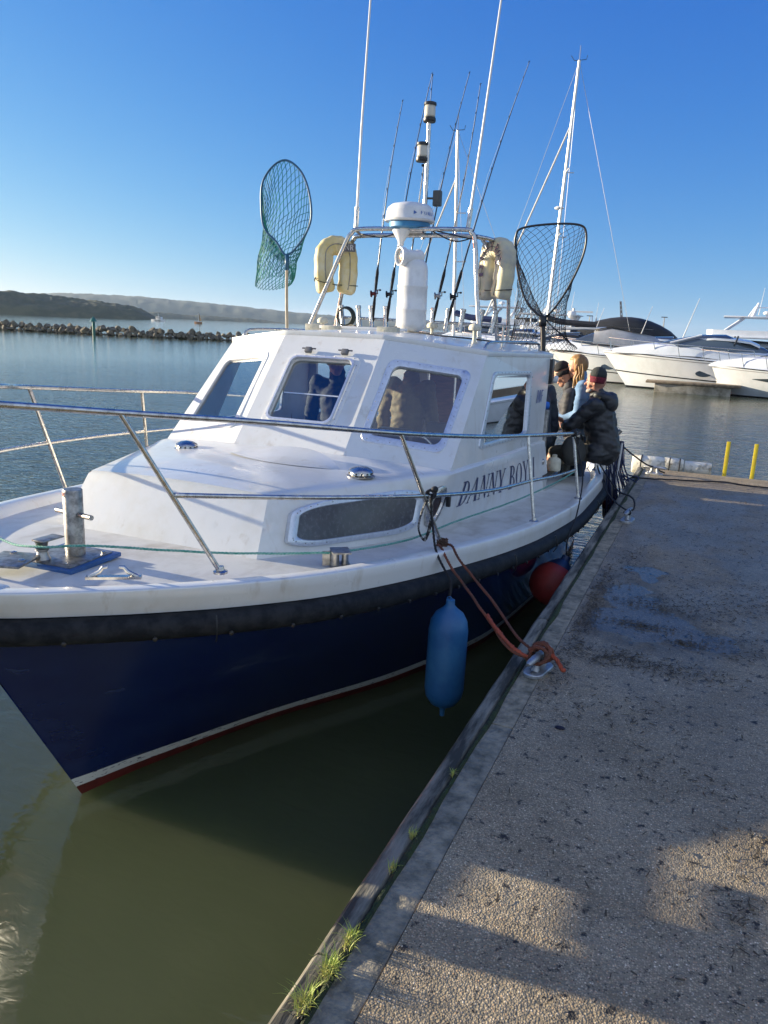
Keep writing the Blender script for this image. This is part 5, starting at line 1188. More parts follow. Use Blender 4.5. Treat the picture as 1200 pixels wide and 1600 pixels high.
# quay-end roll fender and ladder rails
t = empty('quay_fender', (-.45,10.24,-.15), 'dirty white foam roll fender lashed along the end of the quay', 'fender')
fm = mat('dirty_foam', (.72,.68,.58), .75, col2=(.22,.20,.15), vs=9, lo=.50, hi=.66, bump=.006, bs=20)
q = MB(); q.lathe([(.001,0),(.10,.004),(.115,.02),(.115,.36),(.105,.38),(.112,.40),(.112,.60),(.10,.62),(.001,.622)], (-.86,10.26,.02), (1,.10,0), 26); q.build('foam_roll', fm, t, smooth=50)
q = MB(); q.lathe([(.001,0),(.085,.004),(.09,.02),(.09,.30),(.08,.32),(.001,.322)], (-.23,10.33,.02), (1,.05,0), 26); q.build('foam_roll', fm, t, smooth=50)
for x in (-.74,-.40,-.28): q = MB(); q.tube([(x, 10.27+.118*math.cos(a), .02+.118*math.sin(a)) for a in [k*math.pi/12 for k in range(24)]], .008, 6, closed=True); q.build('lashing', blk, t)
ym = mat('yellow_paint', (.72,.56,.012), .5, col2=(.60,.44,.03), vs=14)
t = empty('quay_ladder', (.40,10.20,-.9), 'yellow ladder whose two rail tops stand above the end of the quay', 'ladder')
for x in (.245,.555): q = MB(); q.box((x,10.24,-.42), (.045,.018,1.66), bev=.004); q.build('ladder_rail', ym, t)
for k in range(5): q = MB(); q.tube([(.245,10.24,-.25-k*.26),(.555,10.24,-.25-k*.26)], .012, 8); q.build('rung', ym, t)
# ============================================================= people
skin = mat('skin', (.52,.27,.18), .55, var=.12, vs=14)
skin2 = mat('weathered_skin', (.46,.22,.15), .6, var=.15, vs=14)
def frame(o, ang):
    c, s_ = math.cos(ang), math.sin(ang); F = Vector((c, s_, 0)); L = Vector((-s_, c, 0)); O = Vector(o)
    return lambda f, l, u: O+F*f+L*l+Vector((0,0,u))
def person(o, ang, J, label, jacket, trousers, hat=None, hair=None, skinm=skin, hood=None, head_ang=0, head_pitch=0, shoes=True, grp=None, group='people aboard the fishing boat'):
    W = frame(o, ang); t = empty('person', o, label, 'person', group)
    P = {k: W(*v) for k, v in J.items()}
    hc = P['head']; HM = Matrix.Rotation(ang+head_ang, 3, 'Z') @ Matrix.Rotation(head_pitch, 3, 'Y'); h = lambda a, b, c: hc+HM@Vector((a, b, c))
    q = MB()
    # head: skull, face, jaw, nose, lips, ears
    b_ = bmesh.new(); bmesh.ops.create_icosphere(b_, subdivisions=3, radius=1); bmesh.ops.scale(b_, vec=(.098,.078,.108), verts=b_.verts); bmesh.ops.transform(b_, matrix=HM.to_4x4(), verts=b_.verts); bmesh.ops.translate(b_, vec=h(-.008,0,.022), verts=b_.verts); q.merge(b_)
    q.cap(h(.030,0,-.02), h(.050,0,-.082), .062, .034); q.cap(h(.0,-.02,-.05), h(.045,-.012,-.088), .045, .026); q.cap(h(.0,.02,-.05), h(.045,.012,-.088), .045, .026)
    q.cap(h(.082,0,.012), h(.108,0,-.022), .010, .014, 8); q.cap(h(.082,-.022,-.054), h(.082,.022,-.054), .010, .010, 8); q.cap(h(.083,-.03,.025), h(.083,.03,.025), .012, .012, 8)
    for s_ in (-1, 1):
        q.cap(h(.0,s_*.078,-.015), h(-.008,s_*.083,.020), .011, .014, 8)
        q.cap(h(.062,s_*.036,-.020), h(.055,s_*.045,-.03), .02, .02, 8)
    nk = P['neck']; q.cap(nk, h(-.012,0,-.05), .062, .056)
    # body under the clothes, kept slim
    q.cap(P['pelvis'], P['chest'], .12, .13); q.cap(P['chest'], nk, .11, .06)
    for s_ in ('l', 'r'):
        q.cap(P['sh'+s_], P['el'+s_], .045, .036); q.cap(P['el'+s_], P['wr'+s_], .036, .026); q.cap(P['chest'], P['sh'+s_], .08, .05)
        q.cap(P['hip'+s_], P['kn'+s_], .075, .052); q.cap(P['kn'+s_], P['an'+s_], .05, .035); q.cap(P['pelvis'], P['hip'+s_], .1, .08)
        q.cap(P['an'+s_], P['an'+s_]+Matrix.Rotation(ang, 3, 'Z')@Vector((.12,0,-.03)), .035, .03)
        # hand: palm, four bent fingers, thumb
        w_ = P['wr'+s_]; d = (w_-P['el'+s_]).normalized(); sd = d.cross(Vector((0,0,1))); sd = sd.normalized() if sd.length > .2 else (Matrix.Rotation(ang, 3, 'Z')@Vector((1,0,0)))
        up_ = sd.cross(d).normalized(); pm_ = w_+d*.075
        for k in (-1.5,-.5,.5,1.5):
            q.cap(w_+d*.015+sd*k*.012, pm_+sd*k*.019, .016, .0125, 8)
            L_ = .040+.008*(1-abs(k-.5)/2); a0 = pm_+sd*k*.020; a1 = a0+(d*.9+up_*.30)*L_; a2 = a1+(d*.65+up_*.75)*L_*.75; a3 = a2+(d*.15+up_*1.0)*L_*.45
            q.cap(a0, a1, .0095, .0088, 8); q.cap(a1, a2, .0088, .008, 8); q.cap(a2, a3, .008, .0068, 8)
        tb = w_+d*.03+sd*.026; q.cap(tb, tb+d*.03+sd*.022+up_*.01, .013, .0105, 8); q.cap(tb+d*.03+sd*.022+up_*.01, tb+d*.06+sd*.024+up_*.026, .0105, .008, 8)
    body_ = blob('body', q, .0075, skinm, t, smooth_it=2)
    for s_ in (-1, 1):
        e = MB(); e.ball(h(.078,s_*.030,.004), .0105, 2); eo = e.build('eye', mat('eye_white', (.6,.58,.55), .2), t, smooth=180)
        e = MB(); e.ball(h(.0855,s_*.030,.004), .0055, 2); e.build('iris', mat('iris', (.03,.025,.02), .1), eo, smooth=180)
    # jacket
    q = MB(); jt = jacket.get('puff', 1.0)
    q.cap(P['pelvis']+Vector((0,0,.02)), P['chest'], .155*jt, .165*jt, 16); q.cap(P['chest'], P['chest'].lerp(nk, .75), .15*jt, .085*jt, 16)
    for s_ in ('l', 'r'):
        q.cap(P['chest'], P['sh'+s_], .12*jt, .082*jt); q.cap(P['sh'+s_], P['el'+s_], .080*jt, .064*jt); q.cap(P['el'+s_], P['wr'+s_], .064*jt, .046*jt); q.cap(P['pelvis'], P['hip'+s_], .14*jt, .115*jt)
    q.cap(nk+Vector((0,0,-.02)), nk+Vector((0,0,.025)), .078, .074)
    blob('jacket', q, .013, jacket['m'], t, disp=jacket.get('disp', .010), ds=jacket.get('ds', 9), smooth_it=2)
    q = MB()
    for s_ in ('l', 'r'):
        q.cap(P['pelvis'], P['hip'+s_], .13, .105); q.cap(P['hip'+s_], P['kn'+s_], .098, .075); q.cap(P['kn'+s_], P['an'+s_], .072, .060)
    blob('trousers', q, .014, trousers, t, disp=.008, ds=9)
    if shoes:
        for s_ in ('l', 'r'):
            q = MB(); a = P['an'+s_]; R_ = Matrix.Rotation(ang, 3, 'Z'); q.cap(a+R_@Vector((-.03,0,-.035)), a+R_@Vector((.15,0,-.048)), .048, .038); q.cap(a+Vector((0,0,.01)), a+Vector((0,0,-.03)), .052, .05); blob('shoe', q, .012, mat('dark_boot', (.02,.018,.016), .6), t)
    if hood:
        q = MB()
        for k in range(9):
            a = -1.9+3.8*k/8; p = nk+HM@Vector((-.085*math.cos(a)-.055, .105*math.sin(a), .0-.02*math.cos(a)+.01)); q.ball(p, (.062,.062,.055), 2)
        q.ball(nk+Matrix.Rotation(ang, 3, 'Z')@Vector((-.135,0,-.05)), (.085,.115,.115), 3); blob('hood', q, .012, hood, t, disp=.010, ds=9, smooth_it=2)
    if hat:
        q = MB(); rows = []
        prof = hat['prof']
        ax = (HM@Vector((-.10,0,1))).normalized(); q.lathe([(r, z) for r, z in prof if z >= hat['band']-.001]+[(.001, prof[-1][1]+.002)], h(-.014,0,.020), ax, 28, sc=(1.12,.92))
        ho = q.build('hat', hat['m'], t, smooth=180)
        q = MB(); q.lathe([(r+.003, z) for r, z in prof if z <= hat['band']+.001], h(-.014,0,.020), ax, 28, sc=(1.12,.92)); q.build('hat_band', hat['bm'], ho, smooth=180)
    if hair:
        q = MB(); hm_ = hair['m']
        if hair['kind'] == 'long':
            for k in range(60):
                a = random.uniform(-2.4, 2.4) if k > 20 else random.uniform(1.0, 2.6)*random.choice((-1,1))
                x, y = -.018-.082*math.cos(a*.62)*1.0, .084*math.sin(a*.9)
            b_ = bmesh.new(); bmesh.ops.create_icosphere(b_, subdivisions=4, radius=1); bmesh.ops.scale(b_, vec=(.108,.091,.112), verts=b_.verts)
            for v in b_.verts:
                v.co += v.co.normalized()*.006*noise.noise(Vector((v.co.x*50, v.co.y*90, v.co.z*10)))
                if v.co.x > .035 and v.co.z < .055: v.co.x = .035+(v.co.x-.035)*.15; v.co.y *= .9
            bmesh.ops.transform(b_, matrix=HM.to_4x4(), verts=b_.verts); bmesh.ops.translate(b_, vec=h(-.014,0,.026), verts=b_.verts); q.merge(b_)
            rnh = random.Random(2)
            for k in range(34):       # strands hanging over the shoulder
                sy = rnh.choice((-1,1,1))*rnh.uniform(.02,.085); z1 = rnh.uniform(-.20,-.33); x0 = rnh.uniform(-.07,.02)
                q.tube(spline([h(x0,sy,.03), h(x0-.01,sy*1.12,-.06), h(x0+rnh.uniform(-.03,.03),sy*1.1,-.14), h(x0+rnh.uniform(-.04,.05),sy*1.0+rnh.uniform(-.03,.03),z1)], 4), [.010]*12+[.002], 5)
        else:
            b_ = bmesh.new(); bmesh.ops.create_icosphere(b_, subdivisions=3, radius=1); bmesh.ops.scale(b_, vec=(.104,.085,.104), verts=b_.verts)
            for v in b_.verts:
                v.co += v.co.normalized()*.006*noise.noise(v.co*60)
                if v.co.x > .03 and v.co.z < .055: v.co.x = .03+(v.co.x-.03)*.1; v.co.y *= .88
                if v.co.z < -.03: v.co.z = -.03+(v.co.z+.03)*.2
            bmesh.ops.transform(b_, matrix=HM.to_4x4(), verts=b_.verts); bmesh.ops.translate(b_, vec=h(-.010,0,.028), verts=b_.verts); q.merge(b_)
        q.build('hair', hm_, t, smooth=180)
    if J.get('_beard'): pass
    return t, h
beanie = [(.086,-.02),(.090,.0),(.092,.028),(.093,.045),(.092,.07),(.084,.098),(.066,.122),(.040,.138),(.015,.143)]
darkj = mat('black_shell', (.020,.021,.024), .5, col2=(.027,.028,.030), vs=9, bump=.006, bs=22)
navyj = mat('navy_fleece', (.018,.026,.042), .8, col2=(.03,.045,.06), vs=6, bump=.003, bs=60)
bluej = mat('sky_hoodie', (.16,.27,.44), .8, col2=(.10,.19,.34), vs=7, bump=.003, bs=50)
greyj = mat('charcoal_coat', (.045,.045,.055), .7, var=.3, vs=8)
olivej = mat('olive_coat', (.17,.13,.06), .75, col2=(.11,.085,.04), vs=7, bump=.004, bs=25)
jeans = mat('jeans', (.035,.06,.11), .85, var=.3, vs=20); dkt = mat('dark_trousers', (.018,.018,.022), .8, var=.3)
beige_t = mat('olive_trousers', (.075,.07,.055), .8, var=.3)
# man sitting on the quarter, facing across the boat (towards -x), arms folded over his knee
def seated(): return dict(pelvis=(0,0,.84), chest=(.10,0,1.20), neck=(.13,0,1.40), head=(.165,0,1.545), shl=(.10,.19,1.33), shr=(.10,-.19,1.33), ell=(.32,.24,1.10), elr=(.34,-.20,1.09), wrl=(.44,.02,1.06), wrr=(.42,-.02,1.10),
    hipl=(.05,.10,.83), hipr=(.05,-.10,.83), knl=(.48,.14,.80), knr=(.46,-.12,.78), anl=(.42,.14,.36), anr=(.44,-.12,.34))
A_, hA = person((-.98,8.28,-.42), R(172), dict(seated()), 'person in a red-banded beanie and dark hooded jacket sitting on the stern quarter',
    dict(m=darkj, puff=1.06, disp=.016, ds=9), beige_t, hat=dict(prof=beanie, band=.046, m=mat('beanie_grey', (.030,.034,.034), .95, bump=.003, bs=90), bm=mat('beanie_red', (.20,.015,.035), .95, col2=(.07,.012,.02), vs=60, bump=.003, bs=90)), hood=darkj, skinm=skin2, head_ang=R(8))
q = MB()
for k in range(26):
    a = -1.5+3*k/25; q.ball(hA(.035+.045*math.cos(a), .055*math.sin(a), -.075-.015*math.cos(a)), (.016,.016,.022), 1)
blob('beard', q, .009, mat('grey_beard', (.34,.30,.27), .9, bump=.004, bs=120), A_, disp=.004, ds=60)
def standing(lean=.0, hl=(.10,.26,.80), hr=(.06,-.26,.80), el=(.0,.25,1.06), er=(-.02,-.25,1.06), nod=0): return dict(pelvis=(0,0,.93), chest=(.03+lean*.5,0,1.27), neck=(.05+lean*.8,0,1.48), head=(.085+lean+nod,0,1.60-nod*.25), shl=(.03+lean*.7,.19,1.40), shr=(.03+lean*.7,-.19,1.40), ell=el, elr=er, wrl=hl, wrr=hr,
    hipl=(0,.09,.90), hipr=(0,-.09,.90), knl=(.03,.10,.48), knr=(.03,-.10,.48), anl=(0,.11,.08), anr=(0,-.11,.08))
W_, hW = person((-1.27,8.72,-.34), R(192), standing(.06, hl=(.35,.10,1.02), hr=(.35,-.08,1.0), el=(.10,.25,1.10), er=(.10,-.25,1.10)), 'person with long fair hair and a pale blue top behind the seated one', dict(m=bluej, puff=.92, disp=.010), jeans, hair=dict(kind='long', m=mat('fair_hair', (.42,.24,.085), .5, col2=(.22,.11,.035), vs=12, stretch=(1,1,.15), bump=.003, bs=80)), head_ang=R(-12), head_pitch=R(6))
B_, hB = person((-1.36,8.76,-.44), R(185), standing(.09, nod=.03, hl=(.34,.08,1.0), hr=(.34,-.08,.98), el=(.12,.24,1.08), er=(.12,-.24,1.08)), 'person in a plain black beanie with head bowed, left of the fair-haired one', dict(m=greyj, puff=.95, disp=.010), dkt, hat=dict(prof=beanie, band=.030, m=mat('beanie_black', (.012,.012,.014), .95, bump=.003, bs=90), bm=mat('beanie_black_band', (.013,.013,.015), .95, bump=.003, bs=90)), head_pitch=R(28), head_ang=R(-5))
D_, hD = person((-1.655,7.98,-.40), R(150), standing(.02, el=(-.02,.25,1.06), er=(.0,-.26,1.06), hl=(.05,.25,.80), hr=(.02,-.27,.82)), 'person in a dark navy jacket standing in the cabin doorway, one bare hand hanging', dict(m=navyj, puff=1.0, disp=.010), dkt, hair=dict(kind='short', m=mat('brown_hair', (.05,.03,.02), .7)), head_ang=R(20))
E_, hE = person((-3.22,6.50,-.34), R(-80), standing(.03, hl=(.16,.26,.86), hr=(.16,-.26,.86), el=(.0,.27,1.10), er=(.0,-.27,1.10)), 'person in a dark jacket inside the cabin behind the middle windscreen', dict(m=navyj, puff=1.02, disp=.012), dkt, hair=dict(kind='short', m=MATS['brown_hair']), skinm=skin2, head_ang=R(25))
for_scale = -.10
F_, hF = person((-2.66,6.85,-.34), R(80), standing(-.02, el=(-.02,.26,1.06), er=(.02,-.26,1.10), hl=(.04,.26,.82), hr=(.04,-.26,.82)), 'person in an olive coat and jeans standing in the cabin behind the right-hand window', dict(m=olivej, puff=1.02, disp=.016), jeans, hair=dict(kind='short', m=MATS['brown_hair']))
# ============================================================= marina
ygel = mat('yacht_white', (.70,.73,.77), .25, coat=.3, col2=(.62,.65,.68), vs=1.2, bump=.004, bs=2)
ygrey = mat('yacht_grey', (.34,.35,.36), .35, var=.1); ynavy = mat('yacht_line', (.01,.013,.02), .4); canvas = mat('canvas_grey', (.40,.40,.41), .85, var=.2, vs=3); canvas_d = mat('canvas_dark', (.016,.019,.026), .75, var=.3, vs=2); cream_c = mat('canvas_cream', (.52,.48,.42), .85, var=.15, vs=3)
yglass = mat('yacht_glass', (.10,.13,.16), .08, metal=.55)
def yacht(name, stem, L, B, F, ang, label, style, name_cat='motor yacht'):
    # origin at the stem on the waterline; local -x... bow at 0, stern at +L
    t = empty(name, (stem[0], stem[1], WZ), label, 'motor yacht', 'motor yachts berthed in the marina', rz=ang); t['ll'] = (0,0,0)
    bd = lambda u: B/2*(1-max(0, (.42-u)/.42)**2.2) if u < .42 else B/2*(1-.10*((u-.42)/.58)**2)
    bwl = lambda u: B/2*.80*(1-max(0, (.55-u)/.55)**1.7) if u < .55 else B/2*.80
    sh = lambda u: F*(1-.24*u+.10*(1-u)**3)-.0
    rake = F*.85
    def hp(u, v, s_):     # v 0 keel line .. 1 deck
        xs = lerp(0, -rake, max(0, v)**1.05); x = xs+u*(L-xs); z = lerp(0, sh(u), v)
        h = lerp(bwl(u), bd(u), max(0, v)**.75) if v >= 0 else bwl(u)*(1+v*.6)
        if v < 0: z = v*1.2
        return (x, s_*max(h, .01), z)
    q = MB(); n = 30
    for s_ in (1, -1): q.grid([[hp((i/n)**1.4, v, s_) for i in range(n+1)] for v in (-.3,0,.12,.3,.5,.7,.85,1)])
    q.grid([[hp(1, v, s_) for v in (-.3,0,.3,.6,1)] for s_ in (1, -1)])
    hull = q.build('hull', ygel, t, local=True, smooth=50)
    for s_ in (1, -1):
        for v0, v1, nm in ((.0,.045,'boot_line'), (.93,.955,'sheer_line'))+(((.30,.335,'hull_stripe'),) if style.get('stripe') else ()):
            q = MB(); q.grid([[(a, b*1.0+s_*.012, c) for a, b, c in [hp((i/n)**1.4, v+(.14*(1-(i/n)) if nm == 'hull_stripe' else 0), s_) for i in range(n+1)]] for v in (v0, v1)]); q.build(nm, ynavy if nm != 'sheer_line' else ygrey, hull, local=True, smooth=0)
    for u, v in style.get('ports', ()):
        for s_ in (1, -1):
            q = MB(); c = hp(u, v, s_); q.face([(c[0]+.36*math.cos(a), c[1]+s_*(.03), c[2]+.15*math.sin(a)) for a in [k*math.pi/10 for k in range(20)]]); q.build('port_light', yglass, hull, local=True, smooth=0)
    if 'slot' in style:
        u0_, u1_, v0, v1 = style['slot']
        for s_ in (1, -1):
            q = MB(); q.grid([[(lambda c: (c[0], c[1]+s_*.02, c[2]))(hp(lerp(u0_, u1_, k/12), lerp(v0, v1, .5)+(j-.5)*(v1-v0)*min(1, k/12*3+.05)*(1 if k < 12 else .7), s_)) for k in range(13)] for j in (0, 1)]); q.build('hull_window', yglass, hull, local=True, smooth=0)
    q = MB(); q.grid([[(hp((i/n)**1.4, 1, 1)[0], hp((i/n)**1.4, 1, 1)[1]*k, hp((i/n)**1.4, 1, 1)[2]+.05+.22*(1-k*k)*min(1, i/8)) for k in (-1,-.9,-.5,0,.5,.9,1)] for i in range(n+1)]); q.build('deck', ygel, t, local=True, smooth=60)
    zd = lambda x: sh(max(0, min(1, x/L)))+.1
    def loft(name, prof, m, par=t, sm=50, cut=1.0):
        # prof: (x, zbase, ztop, half width)
        q = MB(); rows = []
        for x, z0, z1, hw in prof:
            sec = [(1,0),(.975,.30),(.93,.62),(.86,.86),(.74,.97),(.4,1.04),(0,1.06)]; rows.append([(x, -hw*a, z0+(z1-z0)*b) for a, b in sec]+[(x, hw*a, z0+(z1-z0)*b) for a, b in sec[::-1][1:]])
        q.grid(rows, cap=True); return q.build(name, m, par, local=True, smooth=sm)
    k = style['kind']
    def rail(x0, x1, h=.62, nst=6):
        for s_ in (1, -1):
            P = []
            for i in range(nst+1):
                x = lerp(x0, x1, i/nst); u = max(0, x+rake)/(L+rake); c = hp(min(1, max(0.0, (x+rake)/(L+rake))), 1, s_); P.append((c[0], c[1]*.92, c[2]+.05+h*(1-.0*i)))
                q = MB(); q.tube([(c[0]+.18, c[1]*.94, c[2]), P[-1]], .018, 5); q.build('stanchion', steel, t, local=True)
            q = MB(); q.tube(P, .022, 6); q.build('rail', steel, t, local=True)
    rail(-rake*.8, L*.45)
    if k == 'coupe':
        x0 = style.get('x0', L*.22); x1 = style.get('x1', L*.78)
        loft('superstructure', [(x0-1.8,zd(x0)-.1,zd(x0)+.10,B*.20), (x0-.2,zd(x0)-.1,zd(x0)+.40,B*.34), (x0+2.2,zd(x0)-.1,zd(x0)+.58,B*.40), (x1,zd(x1)-.1,zd(x1)+.52,B*.41), (x1+.6,zd(x1)-.1,zd(x1)+.2,B*.36)], ygel)
        loft('windscreen', [(x0+.2,zd(x0)+.2,zd(x0)+.42,B*.27), (x0+1.4,zd(x0)+.25,zd(x0)+.74,B*.355), (x0+2.3,zd(x0)+.25,zd(x0)+.92,B*.375), (x0+3.4,zd(x0)+.25,zd(x0)+.96,B*.38), (x1-1.2,zd(x1)+.25,zd(x1)+.94,B*.375), (x1-.3,zd(x1)+.2,zd(x1)+.72,B*.37), (x1+.2,zd(x1)+.1,zd(x1)+.45,B*.33)], yglass)
        q = MB(); rows = []
        for a, z, w_ in ((0,.88,.28),(.08,.98,.335),(.3,1.06,.36),(.6,1.07,.365),(.85,1.02,.36),(1,.86,.34)):
            x = lerp(x0+2.0, x1-.5, a); rows.append([(x, B*w_*j/6, zd(x)+z-.10*abs(j/6)**3) for j in range(-6, 7)])
        low = [[(a, b, c-.09) for a, b, c in r] for r in rows]; q.grid(rows); q.grid(low); rg = lambda G: G[0]+[r[-1] for r in G[1:]]+G[-1][::-1][1:]+[r[0] for r in G[::-1][1:-1]]; q.grid([rg(rows), rg(low)], closed=True); q.build('hardtop', ygel if not style.get('dark') else canvas_d, t, local=True, smooth=60)
        for s_ in (1, -1):
            for P_ in ([(x0+.9,s_*B*.345,zd(x0)+.50),(x0+2.3,s_*B*.345,zd(x0)+.92)], [(x0+3.8,s_*B*.385,zd(x0)+.55),(x0+3.9,s_*B*.36,zd(x0)+.94)]): q = MB(); q.tube(P_, .04, 6); q.build('pillar', ygel if P_[0][0] < x0+2 else ynavy, t, local=True)
        q = MB(); q.tube([(x0+1.4,.5,zd(x0)+.6),(x0+2.0,.5,zd(x0)+2.7)], [.03,.012], 6); q.build('antenna', plastic_w, t, local=True)
    if k == 'canopy':
        x0 = style.get('x0', L*.20); x1 = style.get('x1', L*.85)
        loft('superstructure', [(x0,zd(x0)-.1,zd(x0)+.1,B*.2), (x0+1.2,zd(x0)-.1,zd(x0)+.42,B*.36), (x1,zd(x1)-.1,zd(x1)+.45,B*.40)], ygel)
        loft('windscreen', [(x0+1.5,zd(x0)+.35,zd(x0)+.45,B*.28), (x0+2.6,zd(x0)+.3,zd(x0)+.88,B*.36), (x0+2.9,zd(x0)+.3,zd(x0)+.9,B*.36)], yglass)
        loft('canopy', [(x0+2.7,zd(x0)+.3,zd(x0)+.98,B*.37), (x0+3.6,zd(x0)+.3,zd(x0)+1.18,B*.38), (x1-.5,zd(x1)+.3,zd(x1)+1.10,B*.38), (x1+.4,zd(x1)+.2,zd(x1)+.5,B*.36)], style.get('cm', canvas))
        q = MB(); q.grid([[(x, s_*B*.30*(1 if abs(s_) == 1 else s_), zd(x0)+z+.02) for s_ in (-1,-.5,0,.5,1)] for x, z in ((x0+2.6,1.04),(x0+3.6,1.25),(x1-.6,1.17))]); q.build('canopy_panel', cream_c, t, local=True)
    if k == 'fly':
        x0 = L*.25; x1 = L*.80
        loft('superstructure', [(x0-1.5,zd(x0)-.1,zd(x0)+.15,B*.25), (x0+.3,zd(x0)-.1,zd(x0)+.8,B*.38), (x0+2,zd(x0)-.1,zd(x0)+1.05,B*.42), (x1,zd(x1)-.1,zd(x1)+1.1,B*.42)], ygel)
        loft('windscreen', [(x0+.4,zd(x0)+.75,zd(x0)+1.05,B*.34), (x0+2.3,zd(x0)+1.0,zd(x0)+1.55,B*.425), (x1-.3,zd(x1)+1.05,zd(x1)+1.55,B*.425)], yglass)
        q = MB(); z = zd(x0)+1.62
        q.box((lerp(x0+1.6, x1+1.2, .5), 0, z+.06), (x1-x0-.2, B*.86, .16), bev=.06); q.build('flybridge_deck', ygel, t, local=True)
        q = MB(); pr = [(x0+2.0,B*.18),(x0+2.4,B*.36),(x0+4,B*.40),(x1,B*.40)]
        q.grid([[(a, -b, z+h_) for a, b in pr[::-1]]+[(a, b, z+h_) for a, b in pr] for h_ in (.1,.62)]); q.build('flybridge_coaming', ygel, t, local=True)
        q = MB(); q.box((lerp(x0, x1, .48)+.8, 0, z+1.75), (4.6, B*.70, .12), bev=.05); q.build('hardtop', ygel, t, local=True)
        for s_ in (1, -1):
            for P_, r_ in (([(x0+3.1,s_*B*.32,z+.5),(x0+4.3,s_*B*.30,z+1.7)],.11), ([(x1-1.6,s_*B*.32,z+.4),(x1-.9,s_*B*.30,z+1.7)],.13), ([(x1+.5,s_*B*.36,z+.1),(x1+.4,s_*B*.33,z+1.7)],.045)):
                q = MB(); q.tube(P_, r_, 6, flat=(1,.5)); q.build('hardtop_leg', ygel, t, local=True)
        mx = lerp(x0, x1, .48)+.3
        q = MB(); q.tube([(mx,0,z+1.8),(mx+.3,0,z+3.0)], [.16,.08], 8); q.tube([(mx-.25,0,z+1.8),(mx+.15,0,z+2.7)], .06, 6); q.build('radar_mast', ygel, t, local=True)
        q = MB(); q.lathe([(.22,0),(.26,.05),(.26,.16),(.16,.26),(.001,.28)], (mx+.9,0,z+2.05), seg=18); q.tube([(mx+.9,0,z+1.8),(mx+.9,0,z+2.1)], .06, 6); q.build('radome', plastic_w, t, local=True)
        q = MB(); q.box((mx+1.0,0,z+2.65), (.16,1.2,.09)); q.tube([(mx+.3,0,z+2.6),(mx+1.0,0,z+2.62)], .04, 6); q.build('radar_scanner', plastic_w, t, local=True)
        for dx, h_ in ((1.9,4.1), (.4,4.3), (3.8,3.1)): q = MB(); q.tube([(mx+dx,.6,z+2.0 if dx < 3 else z+.4),(mx+dx+.15,.6,z+h_)], [.03,.012], 5); q.build('antenna', plastic_w, t, local=True)
        q = MB(); q.box((x1-.2,0,z+.62), (1.6,B*.5,.35), bev=.12); q.build('seat_cover', canvas_d, t, local=True)
    if k == 'covered':
        x0 = style.get('x0', L*.18); x1 = style.get('x1', L*.86)
        loft('superstructure', [(x0,zd(x0)-.1,zd(x0)+.3,B*.3), (x0+2,zd(x0)-.1,zd(x0)+1.1,B*.43), (x1,zd(x1)-.1,zd(x1)+1.2,B*.43)], ygel)
        loft('cover', [(lerp(x0+1.0,x1+.6,k/12),zd(x0)+.5,zd(x0)+.75+1.45*math.sin(math.pi*(k/12)**1.15)**.75,B*(.38+.07*math.sin(math.pi*k/12))) for k in range(13)], style.get('cm', canvas_d), sm=180)
        loft('cover_front', [(x0-1.4,zd(x0)-.05,zd(x0)+.25,B*.25), (x0+.5,zd(x0)+.0,zd(x0)+.85,B*.38), (x0+1.8,zd(x0)+.1,zd(x0)+1.5,B*.44)], canvas)
        q = MB(); mx = x0+1.6; zz = zd(x0)+1.4; q.tube([(mx,0,zz),(mx,0,zz+1.4)], .10, 8); q.ball((mx-.1,0,zz+.9), (.35,.35,.3)); q.box((mx+.5,0,zz+1.15), (1.9,.16,.12)); q.ball((mx+.1,.5,zz+.6), (.25,.25,.28)); q.build('radar_mast', plastic_w, t, local=True)
    return t
def PI_(x): return x
# bows point to the left (-x): local +x (towards the stern) maps to world +x
yacht('motor_yacht', (-4.24,42.0), 12.5, 3.9, 1.62, R(2), 'white coupe yacht with three oval portholes and a thin dark stripe along its hull', dict(kind='coupe', stripe=True, ports=((.33,.60),(.45,.55),(.50,.54)), x0=1.0, x1=6.4))
yacht('motor_yacht', (-.15,40.9), 11.5, 3.6, 1.28, R(-3), 'white yacht with a long dark slot window in its hull, nearest at the right edge', dict(kind='coupe', slot=(.20,.60,.52,.80), x0=1.6, x1=6.5))
yacht('motor_yacht', (-7.9,45.4), 9.5, 3.6, 1.50, R(2), 'white yacht with a grey canvas canopy behind the person in the red-banded beanie', dict(kind='canopy', stripe=True, ports=((.30,.6),), cm=canvas, x0=-1.3, x1=5.0))
yacht('motor_yacht', (-8.4,49.0), 10, 3.6, 1.55, R(2), 'white yacht with a curved white cabin between the grey-canopied one and the coupe', dict(kind='coupe', x0=2.4, x1=6.8))
yacht('flybridge_yacht', (-7.3,60.5), 17, 5.0, 1.75, R(0), 'tall white flybridge yacht with hardtop and radar mast behind the coupe', dict(kind='fly')).scale.z = .80
yacht('covered_yacht', (-13.0,61), 12.5, 4.6, 1.45, R(0), 'large yacht under an arched black winter cover behind the canopied yachts', dict(kind='covered', x0=.8, x1=9.6))
yacht('motor_yacht', (-12.6,50.5), 9.5, 3.4, 1.5, R(2), 'white yacht with a dark coupe roof seen through the black landing net', dict(kind='coupe', dark=True, x0=1.0, x1=5.6))
yacht('motor_yacht', (-16.4,53), 10, 3.8, 1.6, R(2), 'white yacht moored furthest left, just beyond the cabin roof rail', dict(kind='coupe', x0=1.2, x1=6.2))
yacht('flybridge_yacht', (-20,62), 13, 4.4, 1.6, R(2), 'white flybridge yacht seen low beyond the cabin roof, left of the black landing net', dict(kind='fly')).scale.z = .78
yacht('flybridge_yacht', (1.8,66), 15, 4.6, 1.7, R(2), 'white flybridge yacht furthest back at the right edge', dict(kind='fly')).scale.z = .75
